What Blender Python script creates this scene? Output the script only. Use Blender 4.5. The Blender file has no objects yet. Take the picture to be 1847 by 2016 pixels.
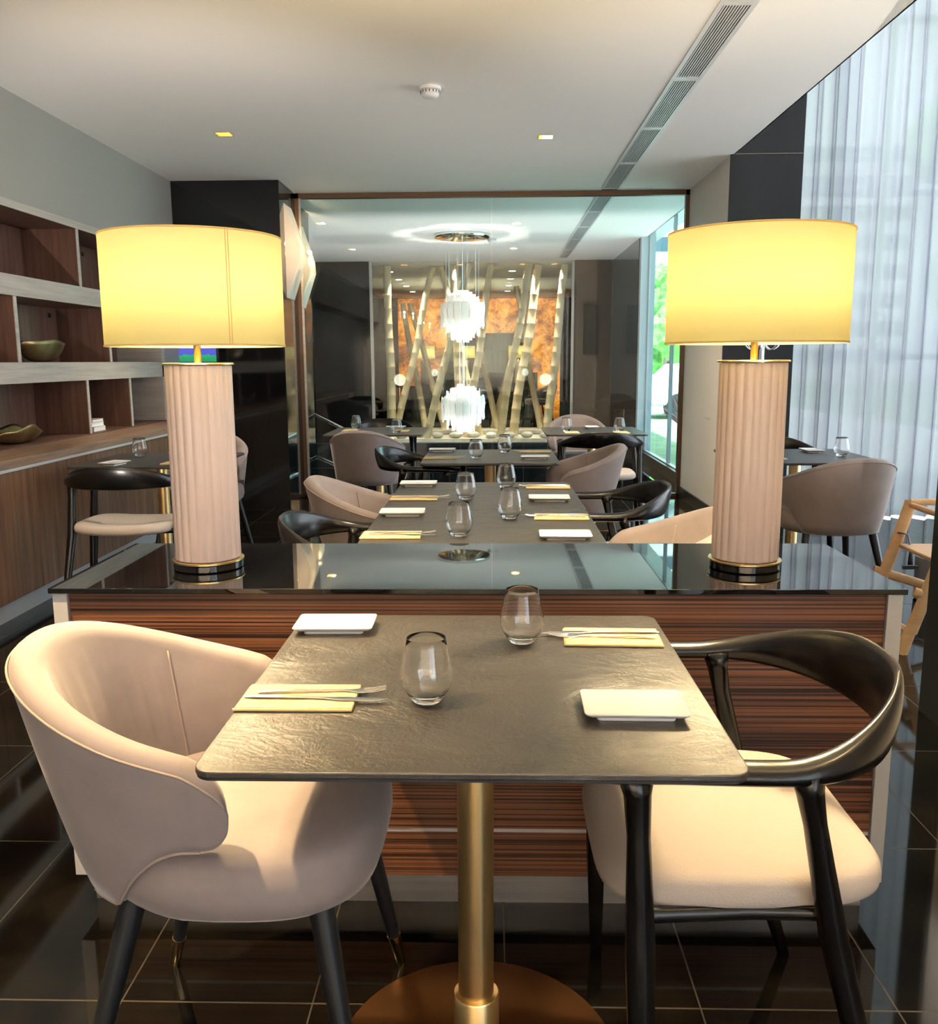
import bpy, bmesh, math, random
from mathutils import Vector, Matrix
random.seed(7)
S = bpy.context.scene
COL = S.collection
PI = math.pi
# ---------------------------------------------------------------- camera
F_PX, PITCH, YAW, ROLL, CAM_H = 1762.5, .1677, .026, -.0052, 1.29
cp, sp, cy_, sy_ = math.cos(PITCH), math.sin(PITCH), math.cos(YAW), math.sin(YAW)
fwd = Vector((-sy_*cp, cy_*cp, -sp)); right0 = Vector((cy_, sy_, 0)); down0 = -right0.cross(fwd)
cr, sr = math.cos(ROLL), math.sin(ROLL)
right = right0*cr - down0*sr; down = right0*sr + down0*cr
cam_data = bpy.data.cameras.new('camera'); cam = bpy.data.objects.new('camera', cam_data); COL.objects.link(cam)
M = Matrix((right, -down, -fwd)).transposed().to_4x4(); M.translation = (0, 0, CAM_H)
cam.matrix_world = M
cam_data.sensor_fit = 'HORIZONTAL'; cam_data.sensor_width = 36; cam_data.lens = F_PX*36/1847
cam_data.clip_start = .05; cam_data.clip_end = 200
S.camera = cam
# ---------------------------------------------------------------- view, world, daylight
S.view_settings.view_transform = 'Standard'; S.view_settings.look = 'None'
S.view_settings.gamma = 1; S.view_settings.use_curve_mapping = False
S.view_settings.exposure = EXPOSURE = 1.5
LAMP_W, SPOT_L, SPOT_R, WASH_FILL, REAR_FILL, SIDE_FILL, VOID_FILL = 98, 250, 16, 200, 40, 75, 130  # wash and up values drive added fill spots
W = bpy.data.worlds.new('sky'); S.world = W; W.use_nodes = True
bg = W.node_tree.nodes['Background']; bg.inputs[0].default_value = (.88, .93, 1, 1); bg.inputs[1].default_value = WORLD = 2.1
S.cycles.max_bounces = 10; S.cycles.diffuse_bounces = 4; S.cycles.glossy_bounces = 5
S.cycles.transmission_bounces = 8; S.cycles.transparent_max_bounces = 16
S.cycles.sample_clamp_indirect = 6
S.cycles.caustics_reflective = False; S.cycles.caustics_refractive = False
def portal(loc, rot, sx, sy):
    l = bpy.data.lights.new('window_portal', 'AREA'); l.shape = 'RECTANGLE'; l.size = sx; l.size_y = sy
    l.cycles.is_portal = True
    o = bpy.data.objects.new('window_portal', l); o.location = loc; o.rotation_euler = rot; COL.objects.link(o)
portal((3.5, 7.75, 2.5), (-PI/2, 0, 0), 2.4, 5)        # curtained window (faces -y)
portal((2.3, 10.0, 1.45), (0, PI/2, 0), 2.9, 3.0)      # far room window (faces -x)
portal((4.75, 5.3, 2.5), (0, PI/2, 0), 5, 3.6)         # unseen side window of the tall bay, added for daylight
portal((1.85, -2.4, 1.45), (0, PI/2, 0), 2.6, 4.0)      # unseen side window behind the photographer, added for daylight
sun = bpy.data.lights.new('sun', 'SUN'); sun.energy = 10; sun.angle = .02; sun.color = (1, .96, .88)
so = bpy.data.objects.new('sun', sun); so.rotation_euler = (math.radians(28), math.radians(-22), 0); COL.objects.link(so)
# ---------------------------------------------------------------- materials
def mat(name, col=(.8, .8, .8), rough=.5, metal=0, **kw):
    m = bpy.data.materials.new(name); m.use_nodes = True
    b = m.node_tree.nodes['Principled BSDF']
    b.inputs['Base Color'].default_value = (*col, 1); b.inputs['Roughness'].default_value = rough
    b.inputs['Metallic'].default_value = metal
    for k, v in kw.items():
        b.inputs[k.replace('_', ' ')].default_value = v if not isinstance(v, tuple) else (*v, 1)
    return m
class NT:
    def __init__(s, m): s.t = m.node_tree; s.b = s.t.nodes.get('Principled BSDF'); s.o = s.t.nodes.get('Material Output')
    def n(s, typ, **kw):
        x = s.t.nodes.new('ShaderNode'+typ)
        for k, v in kw.items():
            if k.startswith('i_'):
                key = k[2:].replace('_', ' '); key = int(key) if key.isdigit() else key
                x.inputs[key].default_value = v
            else: setattr(x, k, v)
        return x
    def l(s, a, b): s.t.links.new(a, b)
    def coords(s, scale=(1, 1, 1), kind='Object'):
        tc = s.n('TexCoord'); mp = s.n('Mapping'); mp.inputs['Scale'].default_value = scale
        s.l(tc.outputs[kind], mp.inputs['Vector']); return mp.outputs[0]
    def ramp(s, fac, stops):
        r = s.n('ValToRGB'); e = r.color_ramp.elements
        while len(e) < len(stops): e.new(.5)
        for q, (p, c) in zip(e, stops): q.position = p; q.color = (*c, 1) if len(c) == 3 else c
        s.l(fac, r.inputs[0]); return r.outputs[0]
    def bump(s, h, strength=.3, dist=.01):
        b = s.n('Bump'); b.inputs['Strength'].default_value = strength; b.inputs['Distance'].default_value = dist
        s.l(h, b.inputs['Height']); s.l(b.outputs[0], s.b.inputs['Normal']); return b
def noise_mat(name, c1, c2, scale=(5, 5, 5), rough=.5, nscale=1, detail=4, bump=0, bdist=.003, metal=0, lo=.35, hi=.65, **kw):
    m = mat(name, c1, rough, metal, **kw); t = NT(m); v = t.coords(scale)
    n = t.n('TexNoise', i_Scale=nscale, i_Detail=detail); t.l(v, n.inputs['Vector'])
    t.l(t.ramp(n.outputs[0], [(lo, c1), (hi, c2)]), t.b.inputs['Base Color'])
    if bump: t.bump(n.outputs[0], bump, bdist)
    return m
MT = {}
MT['ceiling'] = mat('ceiling_paint', (.82, .79, .75), .8)
MT['back_wall'] = mat('warm_white_back_wall', (.55, .50, .44), .8)
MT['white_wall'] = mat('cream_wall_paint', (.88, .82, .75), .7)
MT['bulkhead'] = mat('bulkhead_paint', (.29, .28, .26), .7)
# polished dark floor tiles with pale joints and veins
m = mat('floor_tiles', (.010, .009, .008), .07, IOR=1.42); t = NT(m); MT['floor'] = m
g = t.n('NewGeometry'); sx = t.n('SeparateXYZ'); t.l(g.outputs['Position'], sx.inputs[0])
def joint(src, size, off, w):
    a = t.n('Math', operation='ADD', i_1=off+size*50); t.l(src, a.inputs[0])
    b = t.n('Math', operation='MODULO', i_1=size); t.l(a.outputs[0], b.inputs[0])
    c = t.n('Math', operation='LESS_THAN', i_1=w); t.l(b.outputs[0], c.inputs[0]); return c.outputs[0]
jx = joint(sx.outputs[0], .393, -.025, .0035); jy = joint(sx.outputs[1], .61, -.40, .0045)
mx = t.n('Math', operation='MAXIMUM'); t.l(jx, mx.inputs[0]); t.l(jy, mx.inputs[1])
n1 = t.n('TexNoise', i_Scale=3.2, i_Detail=9, i_Roughness=.72); t.l(g.outputs['Position'], n1.inputs['Vector'])
c1 = t.ramp(n1.outputs[0], [(.45, (.003, .0028, .0025)), (.62, (.009, .0075, .005)), (.76, (.022, .018, .011))])
mix = t.n('MixRGB'); mix.inputs[2].default_value = (.045, .036, .027, 1); t.l(mx.outputs[0], mix.inputs[0]); t.l(c1, mix.inputs[1])
t.l(mix.outputs[0], t.b.inputs['Base Color'])
rm = t.n('Math', operation='MULTIPLY_ADD', i_1=.35, i_2=.06); t.l(mx.outputs[0], rm.inputs[0]); t.l(rm.outputs[0], t.b.inputs['Roughness'])
MT['granite'] = noise_mat('black_polished_granite', (.006, .006, .007), (.009, .009, .009), (9, 9, 9), .06, detail=8)
MT['pier'] = noise_mat('dark_stone_cladding', (.006, .0065, .008), (.012, .012, .014), (3, 3, 1), .45, detail=8, IOR=1.3)
MT['black_tile'] = mat('black_wall_tile', (.008, .010, .012), .12)
t = NT(MT['black_tile']); v = t.coords((1, 1, 1)); 
br = t.n('TexBrick', offset=0, i_Scale=1, i_Mortar_Size=.006); br.inputs['Brick Width'].default_value = .5; br.inputs['Row Height'].default_value = .4
br.inputs['Color1'].default_value = br.inputs['Color2'].default_value = (.008, .012, .016, 1); br.inputs['Mortar'].default_value = (.05, .06, .065, 1)
sxx = t.n('SeparateXYZ'); cxx = t.n('CombineXYZ'); t.l(v, sxx.inputs[0]); t.l(sxx.outputs[0], cxx.inputs[0]); t.l(sxx.outputs[2], cxx.inputs[1]); t.l(cxx.outputs[0], br.inputs['Vector'])
t.l(br.outputs[0], t.b.inputs['Base Color'])
MT['frame'] = mat('dark_bronze_metal', (.12, .075, .05), .35, .8)
MT['silver'] = noise_mat('brushed_aluminium', (.40, .38, .36), (.48, .46, .44), (2, 2, 60), .34, metal=.85)
MT['silver_paint'] = mat('silver_lacquer', (.52, .52, .53), .35, .25)
MT['chrome'] = mat('polished_chrome', (.8, .8, .8), .08, 1)
MT['steel'] = mat('polished_steel', (.78, .76, .73), .16, 1)
MT['brass'] = mat('brushed_brass', (.88, .64, .30), .34, 1); NT(MT['brass'])
MT['brass'].node_tree.nodes['Principled BSDF'].inputs['Anisotropic'].default_value = .0
MT['lampbrass'] = mat('satin_brass', (.80, .58, .26), .25, 1)
MT['bronze_disc'] = mat('brown_bronze_base', (.16, .075, .03), .28, .9)
MT['gold'] = mat('gold_cap', (.80, .62, .36), .18, 1)
def wood(name, c1, c2, scale, rough=.4, vertical=True, nscale=1, coat=.0, bump=.1, metal=0):
    m = mat(name, c1, rough); t = NT(m); v = t.coords(scale)
    n = t.n('TexNoise', i_Scale=nscale, i_Detail=6, i_Roughness=.65); t.l(v, n.inputs['Vector'])
    t.l(t.ramp(n.outputs[0], [(.36, c1), (.64, c2)]), t.b.inputs['Base Color'])
    t.b.inputs['Coat Weight'].default_value = coat
    if bump: t.bump(n.outputs[0], bump, .002)
    return m
MT['cab_wood'] = wood('brown_veneer', (.085, .040, .020), (.20, .105, .058), (40, 25, 1.2), .42)
MT['shelf_back'] = wood('dark_brown_veneer', (.085, .038, .026), (.15, .075, .052), (30, 30, 1.5), .45)
MT['board'] = wood('grey_limed_wood', (.36, .32, .28), (.46, .42, .37), (2, 2, 40), .55)
MT['ledge'] = wood('brown_ledge_wood', (.17, .10, .065), (.28, .18, .12), (40, 2, 30), .5)
# console front: horizontal zebra veneer
m = mat('zebra_veneer', (.2, .08, .04), .33); t = NT(m); MT['zebra'] = m
v = t.coords((.5, 1, 240)); n = t.n('TexNoise', i_Scale=1, i_Detail=3, i_Roughness=.5, i_Distortion=.15); t.l(v, n.inputs['Vector'])
v2 = t.coords((.4, 1, 40)); n2 = t.n('TexNoise', i_Scale=1, i_Detail=2); t.l(v2, n2.inputs['Vector'])
ad = t.n('Math', operation='MULTIPLY_ADD', i_1=.25, i_2=-.12); t.l(n2.outputs[0], ad.inputs[0])
su = t.n('Math', operation='ADD'); t.l(n.outputs[0], su.inputs[0]); t.l(ad.outputs[0], su.inputs[1])
t.l(t.ramp(su.outputs[0], [(.40, (.020, .008, .005)), (.48, (.11, .042, .020)), (.62, (.22, .092, .043))]), t.b.inputs['Base Color'])
MT['black_glass'] = mat('black_back_painted_glass', (.004, .004, .005), .015)
MT['black_glass'].node_tree.nodes['Principled BSDF'].inputs['IOR'].default_value = 1.7
# slate table tops
m = mat('slate_top', (.1, .09, .075), .34, IOR=1.72); t = NT(m); MT['slate'] = m
v = t.coords((1, 1, 1)); n = t.n('TexNoise', i_Scale=7, i_Detail=12, i_Roughness=.62, i_Distortion=1.2); t.l(v, n.inputs['Vector'])
n2 = t.n('TexNoise', i_Scale=26, i_Detail=8, i_Roughness=.6, i_Distortion=.6); t.l(v, n2.inputs['Vector'])
t.l(t.ramp(n.outputs[0], [(.3, (.022, .019, .016)), (.7, (.042, .036, .030))]), t.b.inputs['Base Color'])
ad = t.n('Math', operation='MULTIPLY_ADD', i_1=.4); t.l(n2.outputs[0], ad.inputs[0]); t.l(n.outputs[0], ad.inputs[2])
t.bump(ad.outputs[0], .8, .006)
MT['slate_edge'] = mat('dark_slate_edge', (.02, .022, .026), .4)
# velvet upholstery
def velvet(name, c, folds=False):
    m = mat(name, c, .75, Sheen_Weight=.4, Sheen_Roughness=.35, Sheen_Tint=(1, .92, .86)); t = NT(m)
    v = t.coords((1, 1, 1)); n = t.n('TexNoise', i_Scale=9, i_Detail=5, i_Roughness=.6); t.l(v, n.inputs['Vector'])
    d = tuple(k*.82 for k in c)
    t.l(t.ramp(n.outputs[0], [(.3, d), (.7, c)]), t.b.inputs['Base Color'])
    n2 = t.n('TexNoise', i_Scale=4.5, i_Detail=2); t.l(v, n2.inputs['Vector']); t.bump(n2.outputs[0], .25, .02)
    return m
MT['velvet'] = velvet('taupe_velvet', (.255, .208, .20))
MT['piping'] = mat('taupe_piping', (.30, .235, .20), .7)
m = mat('cream_woven_fabric', (.46, .40, .355), .9); t = NT(m); MT['seat_fabric'] = m
v = t.coords((1, 1, 1)); n = t.n('TexNoise', i_Scale=260, i_Detail=2); t.l(v, n.inputs['Vector']); t.bump(n.outputs[0], .35, .002)
m = mat('black_stained_ash', (.004, .0035, .0035), .27, IOR=1.42); t = NT(m); MT['black_wood'] = m
t.b.inputs['Coat Weight'].default_value = .12; t.b.inputs['Coat Roughness'].default_value = .12
v = t.coords((8, 50, 50)); n = t.n('TexNoise', i_Scale=1.4, i_Detail=4, i_Distortion=.8); t.l(v, n.inputs['Vector']); t.bump(n.outputs[0], .22, .0015)
MT['black_metal'] = mat('black_metal', (.012, .012, .012), .4)
MT['leg_black'] = mat('black_lacquered_leg', (.010, .011, .013), .38)
MT['porcelain'] = mat('white_porcelain', (.82, .81, .79), .15)
MT['napkin'] = noise_mat('cream_linen', (.62, .45, .21), (.66, .50, .26), (60, 60, 60), .85, bump=.15, bdist=.001)
MT['paper'] = mat('white_paper', (.8, .8, .78), .7)
MT['ceramic'] = mat('blush_ceramic', (.74, .58, .52), .32, Subsurface_Weight=.0)
MT['plastic_white'] = mat('white_plastic', (.75, .74, .72), .4)
MT['grille'] = mat('white_metal_grille', (.72, .72, .72), .35, .2)
MT['slot_shade'] = mat('painted_slot_shade', (.02, .02, .02), .8)  # dark colour paints the shade inside narrow openings
MT['beech'] = wood('beech_wood', (.62, .36, .17), (.72, .45, .23), (6, 6, 30), .4)
MT['strap'] = mat('dark_brown_leather_strap', (.035, .018, .018), .5)
MT['bamboo'] = wood('dried_bamboo', (.76, .61, .39), (.86, .73, .50), (12, 12, 1.5), .45)
MT['pebble'] = noise_mat('pale_river_stone', (.55, .50, .42), (.78, .74, .66), (6, 6, 6), .6)
MT['bronze_bowl'] = noise_mat('aged_brass', (.20, .13, .05), (.40, .28, .13), (9, 9, 9), .35, metal=.9)
MT['brown_panel'] = mat('taupe_wall_panel', (.16, .115, .09), .5)
MT['mesh_grey'] = mat('grey_plaster', (.30, .31, .32), .7)
MT['leaf'] = noise_mat('green_foliage', (.05, .22, .03), (.22, .55, .08), (6, 6, 6), .7)
MT['grass'] = noise_mat('lawn', (.17, .25, .12), (.26, .35, .18), (3, 3, 3), .9)
MT['bark'] = mat('bark', (.15, .10, .07), .9)
MT['cordyline'] = mat('red_spiky_leaf', (.30, .06, .09), .5)
MT['pavement'] = noise_mat('pale_paving', (.55, .56, .58), (.65, .66, .67), (2, 2, 2), .8)
MT['car_white'] = mat('pale_car_paint', (.70, .74, .78), .2, .1)
MT['car_glass'] = mat('car_window', (.03, .06, .08), .08)
MT['rubber'] = mat('tyre_rubber', (.02, .02, .02), .8)
def emit(name, col, s):
    m = bpy.data.materials.new(name); m.use_nodes = True; t = NT(m); t.t.nodes.remove(t.b)
    e = t.n('Emission'); e.inputs[0].default_value = (*col, 1); e.inputs[1].default_value = s
    t.l(e.outputs[0], t.o.inputs[0]); return m
MT['bulb'] = emit('warm_bulb', (1, .72, .38), 30)
MT['spot_glow'] = emit('spotlight_lens', (1, .80, .42), 9)
MT['white_glow'] = emit('white_globe_bulb', (1, .93, .82), 12)
# thin clear panes: mostly see-through with a mirror-like share that grows at grazing angles
def pane(name, tint, refl=1.0, base=.04, power=5.0):
    m = bpy.data.materials.new(name); m.use_nodes = True; t = NT(m); t.t.nodes.remove(t.b)
    tr = t.n('BsdfTransparent'); tr.inputs[0].default_value = (*tint, 1)
    gl = t.n('BsdfGlossy'); gl.inputs['Roughness'].default_value = .0
    fr = t.n('LayerWeight'); fr.inputs['Blend'].default_value = .5
    pw = t.n('Math', operation='POWER', i_1=power); t.l(fr.outputs['Facing'], pw.inputs[0])
    ml = t.n('Math', operation='MULTIPLY_ADD', i_1=.9*refl, i_2=base*refl); t.l(pw.outputs[0], ml.inputs[0]); ml.use_clamp = True
    mx = t.n('MixShader'); t.l(ml.outputs[0], mx.inputs[0]); t.l(tr.outputs[0], mx.inputs[1]); t.l(gl.outputs[0], mx.inputs[2])
    t.l(mx.outputs[0], t.o.inputs[0]); return m
MT['pane'] = pane('partition_glass', (.90, .95, .95), 1, .03)
MT['window_pane'] = pane('window_glass', (.94, .965, .98), 1)
MT['tinted_pane'] = pane('tinted_window_glass', (.80, .96, .98), .35, .02)
MT['display_pane'] = pane('display_glass', (.93, .95, .94), 1, .035)
MT['tumbler'] = pane('tumbler_glass', (.965, .97, .975), 1.0, .03, 2.6)
m = mat('solid_clear_glass', (1, 1, 1), 0, 0); NT(m).b.inputs['Transmission Weight'].default_value = 1; NT(m).b.inputs['IOR'].default_value = 1.5; MT['glass'] = m
def sheer(name, col, trans, see, diff=.2):
    m = bpy.data.materials.new(name); m.use_nodes = True; t = NT(m); t.t.nodes.remove(t.b)
    tl = t.n('BsdfTranslucent'); tl.inputs[0].default_value = (*col, 1)
    df = t.n('BsdfDiffuse'); df.inputs[0].default_value = (*col, 1)
    a = t.n('MixShader', i_0=diff); t.l(tl.outputs[0], a.inputs[1]); t.l(df.outputs[0], a.inputs[2])
    tp = t.n('BsdfTransparent'); b = t.n('MixShader', i_0=see); t.l(a.outputs[0], b.inputs[1]); t.l(tp.outputs[0], b.inputs[2])
    t.l(b.outputs[0], t.o.inputs[0]); return m
MT['curtain'] = sheer('sheer_curtain', (.51, .525, .57), 1, .02, .3)
MT['shade'] = sheer('cream_lampshade', (.93, .90, .62), 1, 0, .35)
MT['shade_trim'] = sheer('cream_shade_trim', (.80, .62, .35), 1, 0, .5)
MT['shard'] = sheer('frosted_glass_strip', (.98, .97, .95), 1, .15, .4)
MT['sconce'] = sheer('white_sconce_shell', (.93, .88, .82), 1, 0, .6)
# backlit amber onyx
m = bpy.data.materials.new('backlit_amber_onyx'); m.use_nodes = True; t = NT(m); MT['onyx'] = m
v = t.coords((1, 1, 1)); n = t.n('TexNoise', i_Scale=1.8, i_Detail=15, i_Roughness=.80, i_Distortion=.3); t.l(v, n.inputs['Vector'])
c = t.ramp(n.outputs[0], [(.36, (.03, .008, .003)), (.46, (.28, .07, .010)), (.56, (.80, .27, .03)), (.70, (1, .50, .12))])
t.l(c, t.b.inputs['Base Color']); t.l(c, t.b.inputs['Emission Color']); t.b.inputs['Emission Strength'].default_value = .75; t.b.inputs['Roughness'].default_value = .1
# TV picture for the painted reflection: football pitch under a blue crowd
m = bpy.data.materials.new('tv_reflection_picture'); m.use_nodes = True; t = NT(m); MT['tv'] = m
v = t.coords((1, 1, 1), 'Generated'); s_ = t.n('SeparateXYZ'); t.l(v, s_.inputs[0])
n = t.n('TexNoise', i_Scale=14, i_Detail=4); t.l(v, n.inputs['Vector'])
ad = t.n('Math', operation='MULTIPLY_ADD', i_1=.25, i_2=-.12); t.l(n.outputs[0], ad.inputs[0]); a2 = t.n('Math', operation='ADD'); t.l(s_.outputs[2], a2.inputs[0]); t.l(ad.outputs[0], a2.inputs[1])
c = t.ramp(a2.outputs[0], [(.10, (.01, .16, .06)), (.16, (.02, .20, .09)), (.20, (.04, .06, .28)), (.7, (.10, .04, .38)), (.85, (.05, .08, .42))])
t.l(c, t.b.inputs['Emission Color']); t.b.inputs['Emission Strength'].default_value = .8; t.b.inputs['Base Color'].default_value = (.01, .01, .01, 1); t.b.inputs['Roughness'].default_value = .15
# ---------------------------------------------------------------- geometry helpers
def new(name, bm, mt, parent=None, smooth=False, loc=None, rot=None, bevel=0, subsurf=0, auto=None):
    me = bpy.data.meshes.new(name); bmesh.ops.recalc_face_normals(bm, faces=bm.faces); bm.to_mesh(me); bm.free()
    for mm in (mt if isinstance(mt, (list, tuple)) else [mt]): me.materials.append(MT[mm] if isinstance(mm, str) else mm)
    o = bpy.data.objects.new(name, me); COL.objects.link(o)
    if parent: o.parent = parent
    if loc is not None: o.location = loc
    if rot is not None: o.rotation_euler = rot
    if smooth:
        for p in me.polygons: p.use_smooth = True
        if auto is not None:
            try: me.set_sharp_from_angle(angle=math.radians(auto))
            except Exception: pass
    if bevel:
        b = o.modifiers.new('bevel', 'BEVEL'); b.width = bevel; b.segments = 2; b.limit_method = 'ANGLE'
    if subsurf:
        s = o.modifiers.new('sub', 'SUBSURF'); s.levels = s.render_levels = subsurf
    return o
def box(bm, x0, y0, z0, x1, y1, z1):
    v = [bm.verts.new(p) for p in ((x0,y0,z0),(x1,y0,z0),(x1,y1,z0),(x0,y1,z0),(x0,y0,z1),(x1,y0,z1),(x1,y1,z1),(x0,y1,z1))]
    for f in ((0,3,2,1),(4,5,6,7),(0,1,5,4),(1,2,6,5),(2,3,7,6),(3,0,4,7)): bm.faces.new([v[i] for i in f])
def B(*a):
    bm = bmesh.new()
    if a: box(bm, *a)
    return bm
def lathe(bm, prof, n=48, cx=0, cy=0, cap=True, rfun=None):
    rings = []
    for r, z in prof:
        rings.append([bm.verts.new((cx+r*(rfun(2*PI*i/n) if rfun else 1)*math.cos(2*PI*i/n), cy+r*(rfun(2*PI*i/n) if rfun else 1)*math.sin(2*PI*i/n), z)) for i in range(n)])
    for a, b in zip(rings, rings[1:]):
        for i in range(n): bm.faces.new((a[i], a[(i+1) % n], b[(i+1) % n], b[i]))
    if cap:
        bm.faces.new(rings[0][::-1]); bm.faces.new(rings[-1])
def L(prof, n=48, **k): bm = bmesh.new(); lathe(bm, prof, n, **k); return bm
def tube(bm, pts, radii, n=12, up=Vector((0, 0, 1)), cap=True):
    """sweep an ellipse; radii = r or (side, up) per point"""
    pts = [Vector(p) for p in pts]; rings = []
    for i, p in enumerate(pts):
        d = (pts[min(i+1, len(pts)-1)] - pts[max(i-1, 0)]).normalized()
        s = d.cross(up)
        if s.length < 1e-4: s = d.cross(Vector((1, 0, 0)))
        s.normalize(); u = s.cross(d).normalized()
        r = radii[i] if isinstance(radii, list) else radii
        if isinstance(r, (int, float)): r = (r, r)
        rings.append([bm.verts.new(p + s*r[0]*math.cos(2*PI*k/n) + u*r[1]*math.sin(2*PI*k/n)) for k in range(n)])
    for a, b in zip(rings, rings[1:]):
        for k in range(n): bm.faces.new((a[k], a[(k+1) % n], b[(k+1) % n], b[k]))
    if cap: bm.faces.new(rings[0][::-1]); bm.faces.new(rings[-1])
def T(pts, r, n=12, **k): bm = bmesh.new(); tube(bm, pts, r, n, **k); return bm
def prism(bm, poly, z0, z1):
    a = [bm.verts.new((x, y, z0)) for x, y in poly]; b = [bm.verts.new((x, y, z1)) for x, y in poly]
    bm.faces.new(a[::-1]); bm.faces.new(b); n = len(poly)
    for i in range(n): bm.faces.new((a[i], a[(i+1) % n], b[(i+1) % n], b[i]))
def rrect(hx, hy, r, n=6, cx=0, cy=0):
    out = []
    for sx, sy, a0 in ((1, 1, 0), (-1, 1, PI/2), (-1, -1, PI), (1, -1, 1.5*PI)):
        for k in range(n+1):
            a = a0 + PI/2*k/n; out.append((cx+sx*(hx-r)+r*math.cos(a), cy+sy*(hy-r)+r*math.sin(a)))
    return out
def tag(o, label, cat, group=None):
    o['label'] = label; o['category'] = cat
    if group: o['group'] = group
    return o
def thing(name, label, cat, loc=(0, 0, 0), rz=0, group=None):
    o = bpy.data.objects.new(name, None); COL.objects.link(o); o.location = loc; o.rotation_euler = (0, 0, rz)
    o.empty_display_size = .05; return tag(o, label, cat, group)
def struct(name, bm, mt, **k):
    o = new(name, bm, mt, **k); o['kind'] = 'structure'; return o
def dup(o, loc, rz, label, group=None, parent=None):
    kids = [c for c in ALLKIDS(o)]
    r = o.copy(); COL.objects.link(r); r.location = loc; r.rotation_euler = (0, 0, rz); r['label'] = label
    if group: r['group'] = group
    for c in kids:
        d = c.copy(); COL.objects.link(d); d.parent = r
        for g in ALLKIDS(c):
            e = g.copy(); COL.objects.link(e); e.parent = d
    return r
def ALLKIDS(o): return [c for c in COL.objects if c.parent == o]
class Stock:            # the first placement moves the model itself, later ones copy it
    def __init__(s, root): s.root = root; s.used = False
    def put(s, loc, rz, label, group=None):
        if not s.used:
            s.used = True; s.root.location = loc; s.root.rotation_euler = (0, 0, rz); s.root['label'] = label
            if group: s.root['group'] = group
            return s.root
        return dup(s.root, loc, rz, label, group)
# ---------------------------------------------------------------- room shell
ZC = 2.8
struct('floor', B(-3.4, -5, -.12, 4.8, 8.56, 0), 'floor')
def holed_ceiling(x0, y0, x1, y1, holes, z=ZC, th=.12, h=.05):
    xs = sorted({x0, x1, *[a-h for a, b in holes], *[a+h for a, b in holes]}); ys = sorted({y0, y1, *[b-h for a, b in holes], *[b+h for a, b in holes]})
    bm = bmesh.new(); vs = {}
    def V(x, y, zz): return vs.setdefault((x, y, zz), None) or vs.__setitem__((x, y, zz), bm.verts.new((x, y, zz))) or vs[(x, y, zz)]
    def hole(xa, ya): return any(abs(xa-a) < h and abs(ya-b) < h for a, b in holes)
    for i in range(len(xs)-1):
        for j in range(len(ys)-1):
            if hole((xs[i]+xs[i+1])/2, (ys[j]+ys[j+1])/2): continue
            bm.faces.new((V(xs[i], ys[j], z), V(xs[i], ys[j+1], z), V(xs[i+1], ys[j+1], z), V(xs[i+1], ys[j], z)))
    box(bm, x0, y0, z+th, x1, y1, z+th+.1)
    for xa in (x0, x1-.01): box(bm, xa, y0, z, xa+.01, y1, z+th)
    return bm
DL = [(-1.80, 6.32), (.37, 6.50), (-1.80, 3.1), (.42, 3.2), (-1.35, 1.30), (1.22, 1.32)]
struct('ceiling', holed_ceiling(-2.76, -5, 1.82, 8.56, DL), 'ceiling')
struct('ceiling_1', B(1.8, 3.0, 5.2, 4.9, 9, 5.3), 'ceiling')
struct('wall_soffit', B(1.70, -5, 3.05, 1.82, 8.56, 5.2), 'ceiling')
# left wall above and around the recessed shelving
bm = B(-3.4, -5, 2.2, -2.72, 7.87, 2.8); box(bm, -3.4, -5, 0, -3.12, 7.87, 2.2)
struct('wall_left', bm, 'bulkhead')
struct('wall_back', B(-3.4, -5.12, -.1, 1.9, -5, 5.2), 'back_wall')
for x in (-2.3, -1.1, .1, 1.2):                      # added fill spots without fixtures, bounced off the unseen rear wall
    l = bpy.data.lights.new('rear_wall_fill', 'SPOT'); l.energy = WASH_FILL; l.color = (1, .86, .68); l.spot_size = 2.3; l.spot_blend = .8; l.shadow_soft_size = .08
    o = bpy.data.objects.new('rear_wall_fill', l); COL.objects.link(o); o.location = (x, -3.7, 2.7); o.rotation_euler = (math.radians(-52), 0, 0)
for x in (-1.9, 1.1):                                 # added fill spots without fixtures, aimed up behind the photographer
    l = bpy.data.lights.new('up_fill', 'SPOT'); l.energy = REAR_FILL; l.color = (1, .90, .76); l.spot_size = 2.6; l.spot_blend = .9; l.shadow_soft_size = .12
    o = bpy.data.objects.new('up_fill', l); COL.objects.link(o); o.location = (x, -1.6, .9); o.rotation_euler = (math.radians(180-22), 0, 0)
for x, y in ((-1.7, 2.75), (1.45, 2.35)):  # added fixtureless spots just outside the view, filling the middle ceiling
    l = bpy.data.lights.new('up_fill', 'SPOT'); l.energy = SIDE_FILL; l.color = (1, .93, .86); l.spot_size = 2.3; l.spot_blend = .9; l.shadow_soft_size = .12
    o = bpy.data.objects.new('up_fill', l); COL.objects.link(o); l.shadow_soft_size = 0; l.spot_size = 1.15; o.location = (x, y, .6); o.rotation_euler = (math.radians(180-58), 0, 0)
for x in (-1.5, 1.1):  # added fill spots in the stair void, brightening the far ceiling
  l = bpy.data.lights.new('stair_void_fill', 'SPOT'); l.energy = VOID_FILL; l.color = (1, .97, .95); l.spot_size = 2.0; l.spot_blend = .9; l.shadow_soft_size = .2
  o = bpy.data.objects.new('stair_void_fill', l); COL.objects.link(o); o.location = (x, 10.9, -1.9); o.rotation_euler = (PI, 0, 0)
# polished black column at the left of the glass
struct('wall_column', B(-3.4, 7.87, 0, -1.80, 8.50, 2.8), 'granite')
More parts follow.
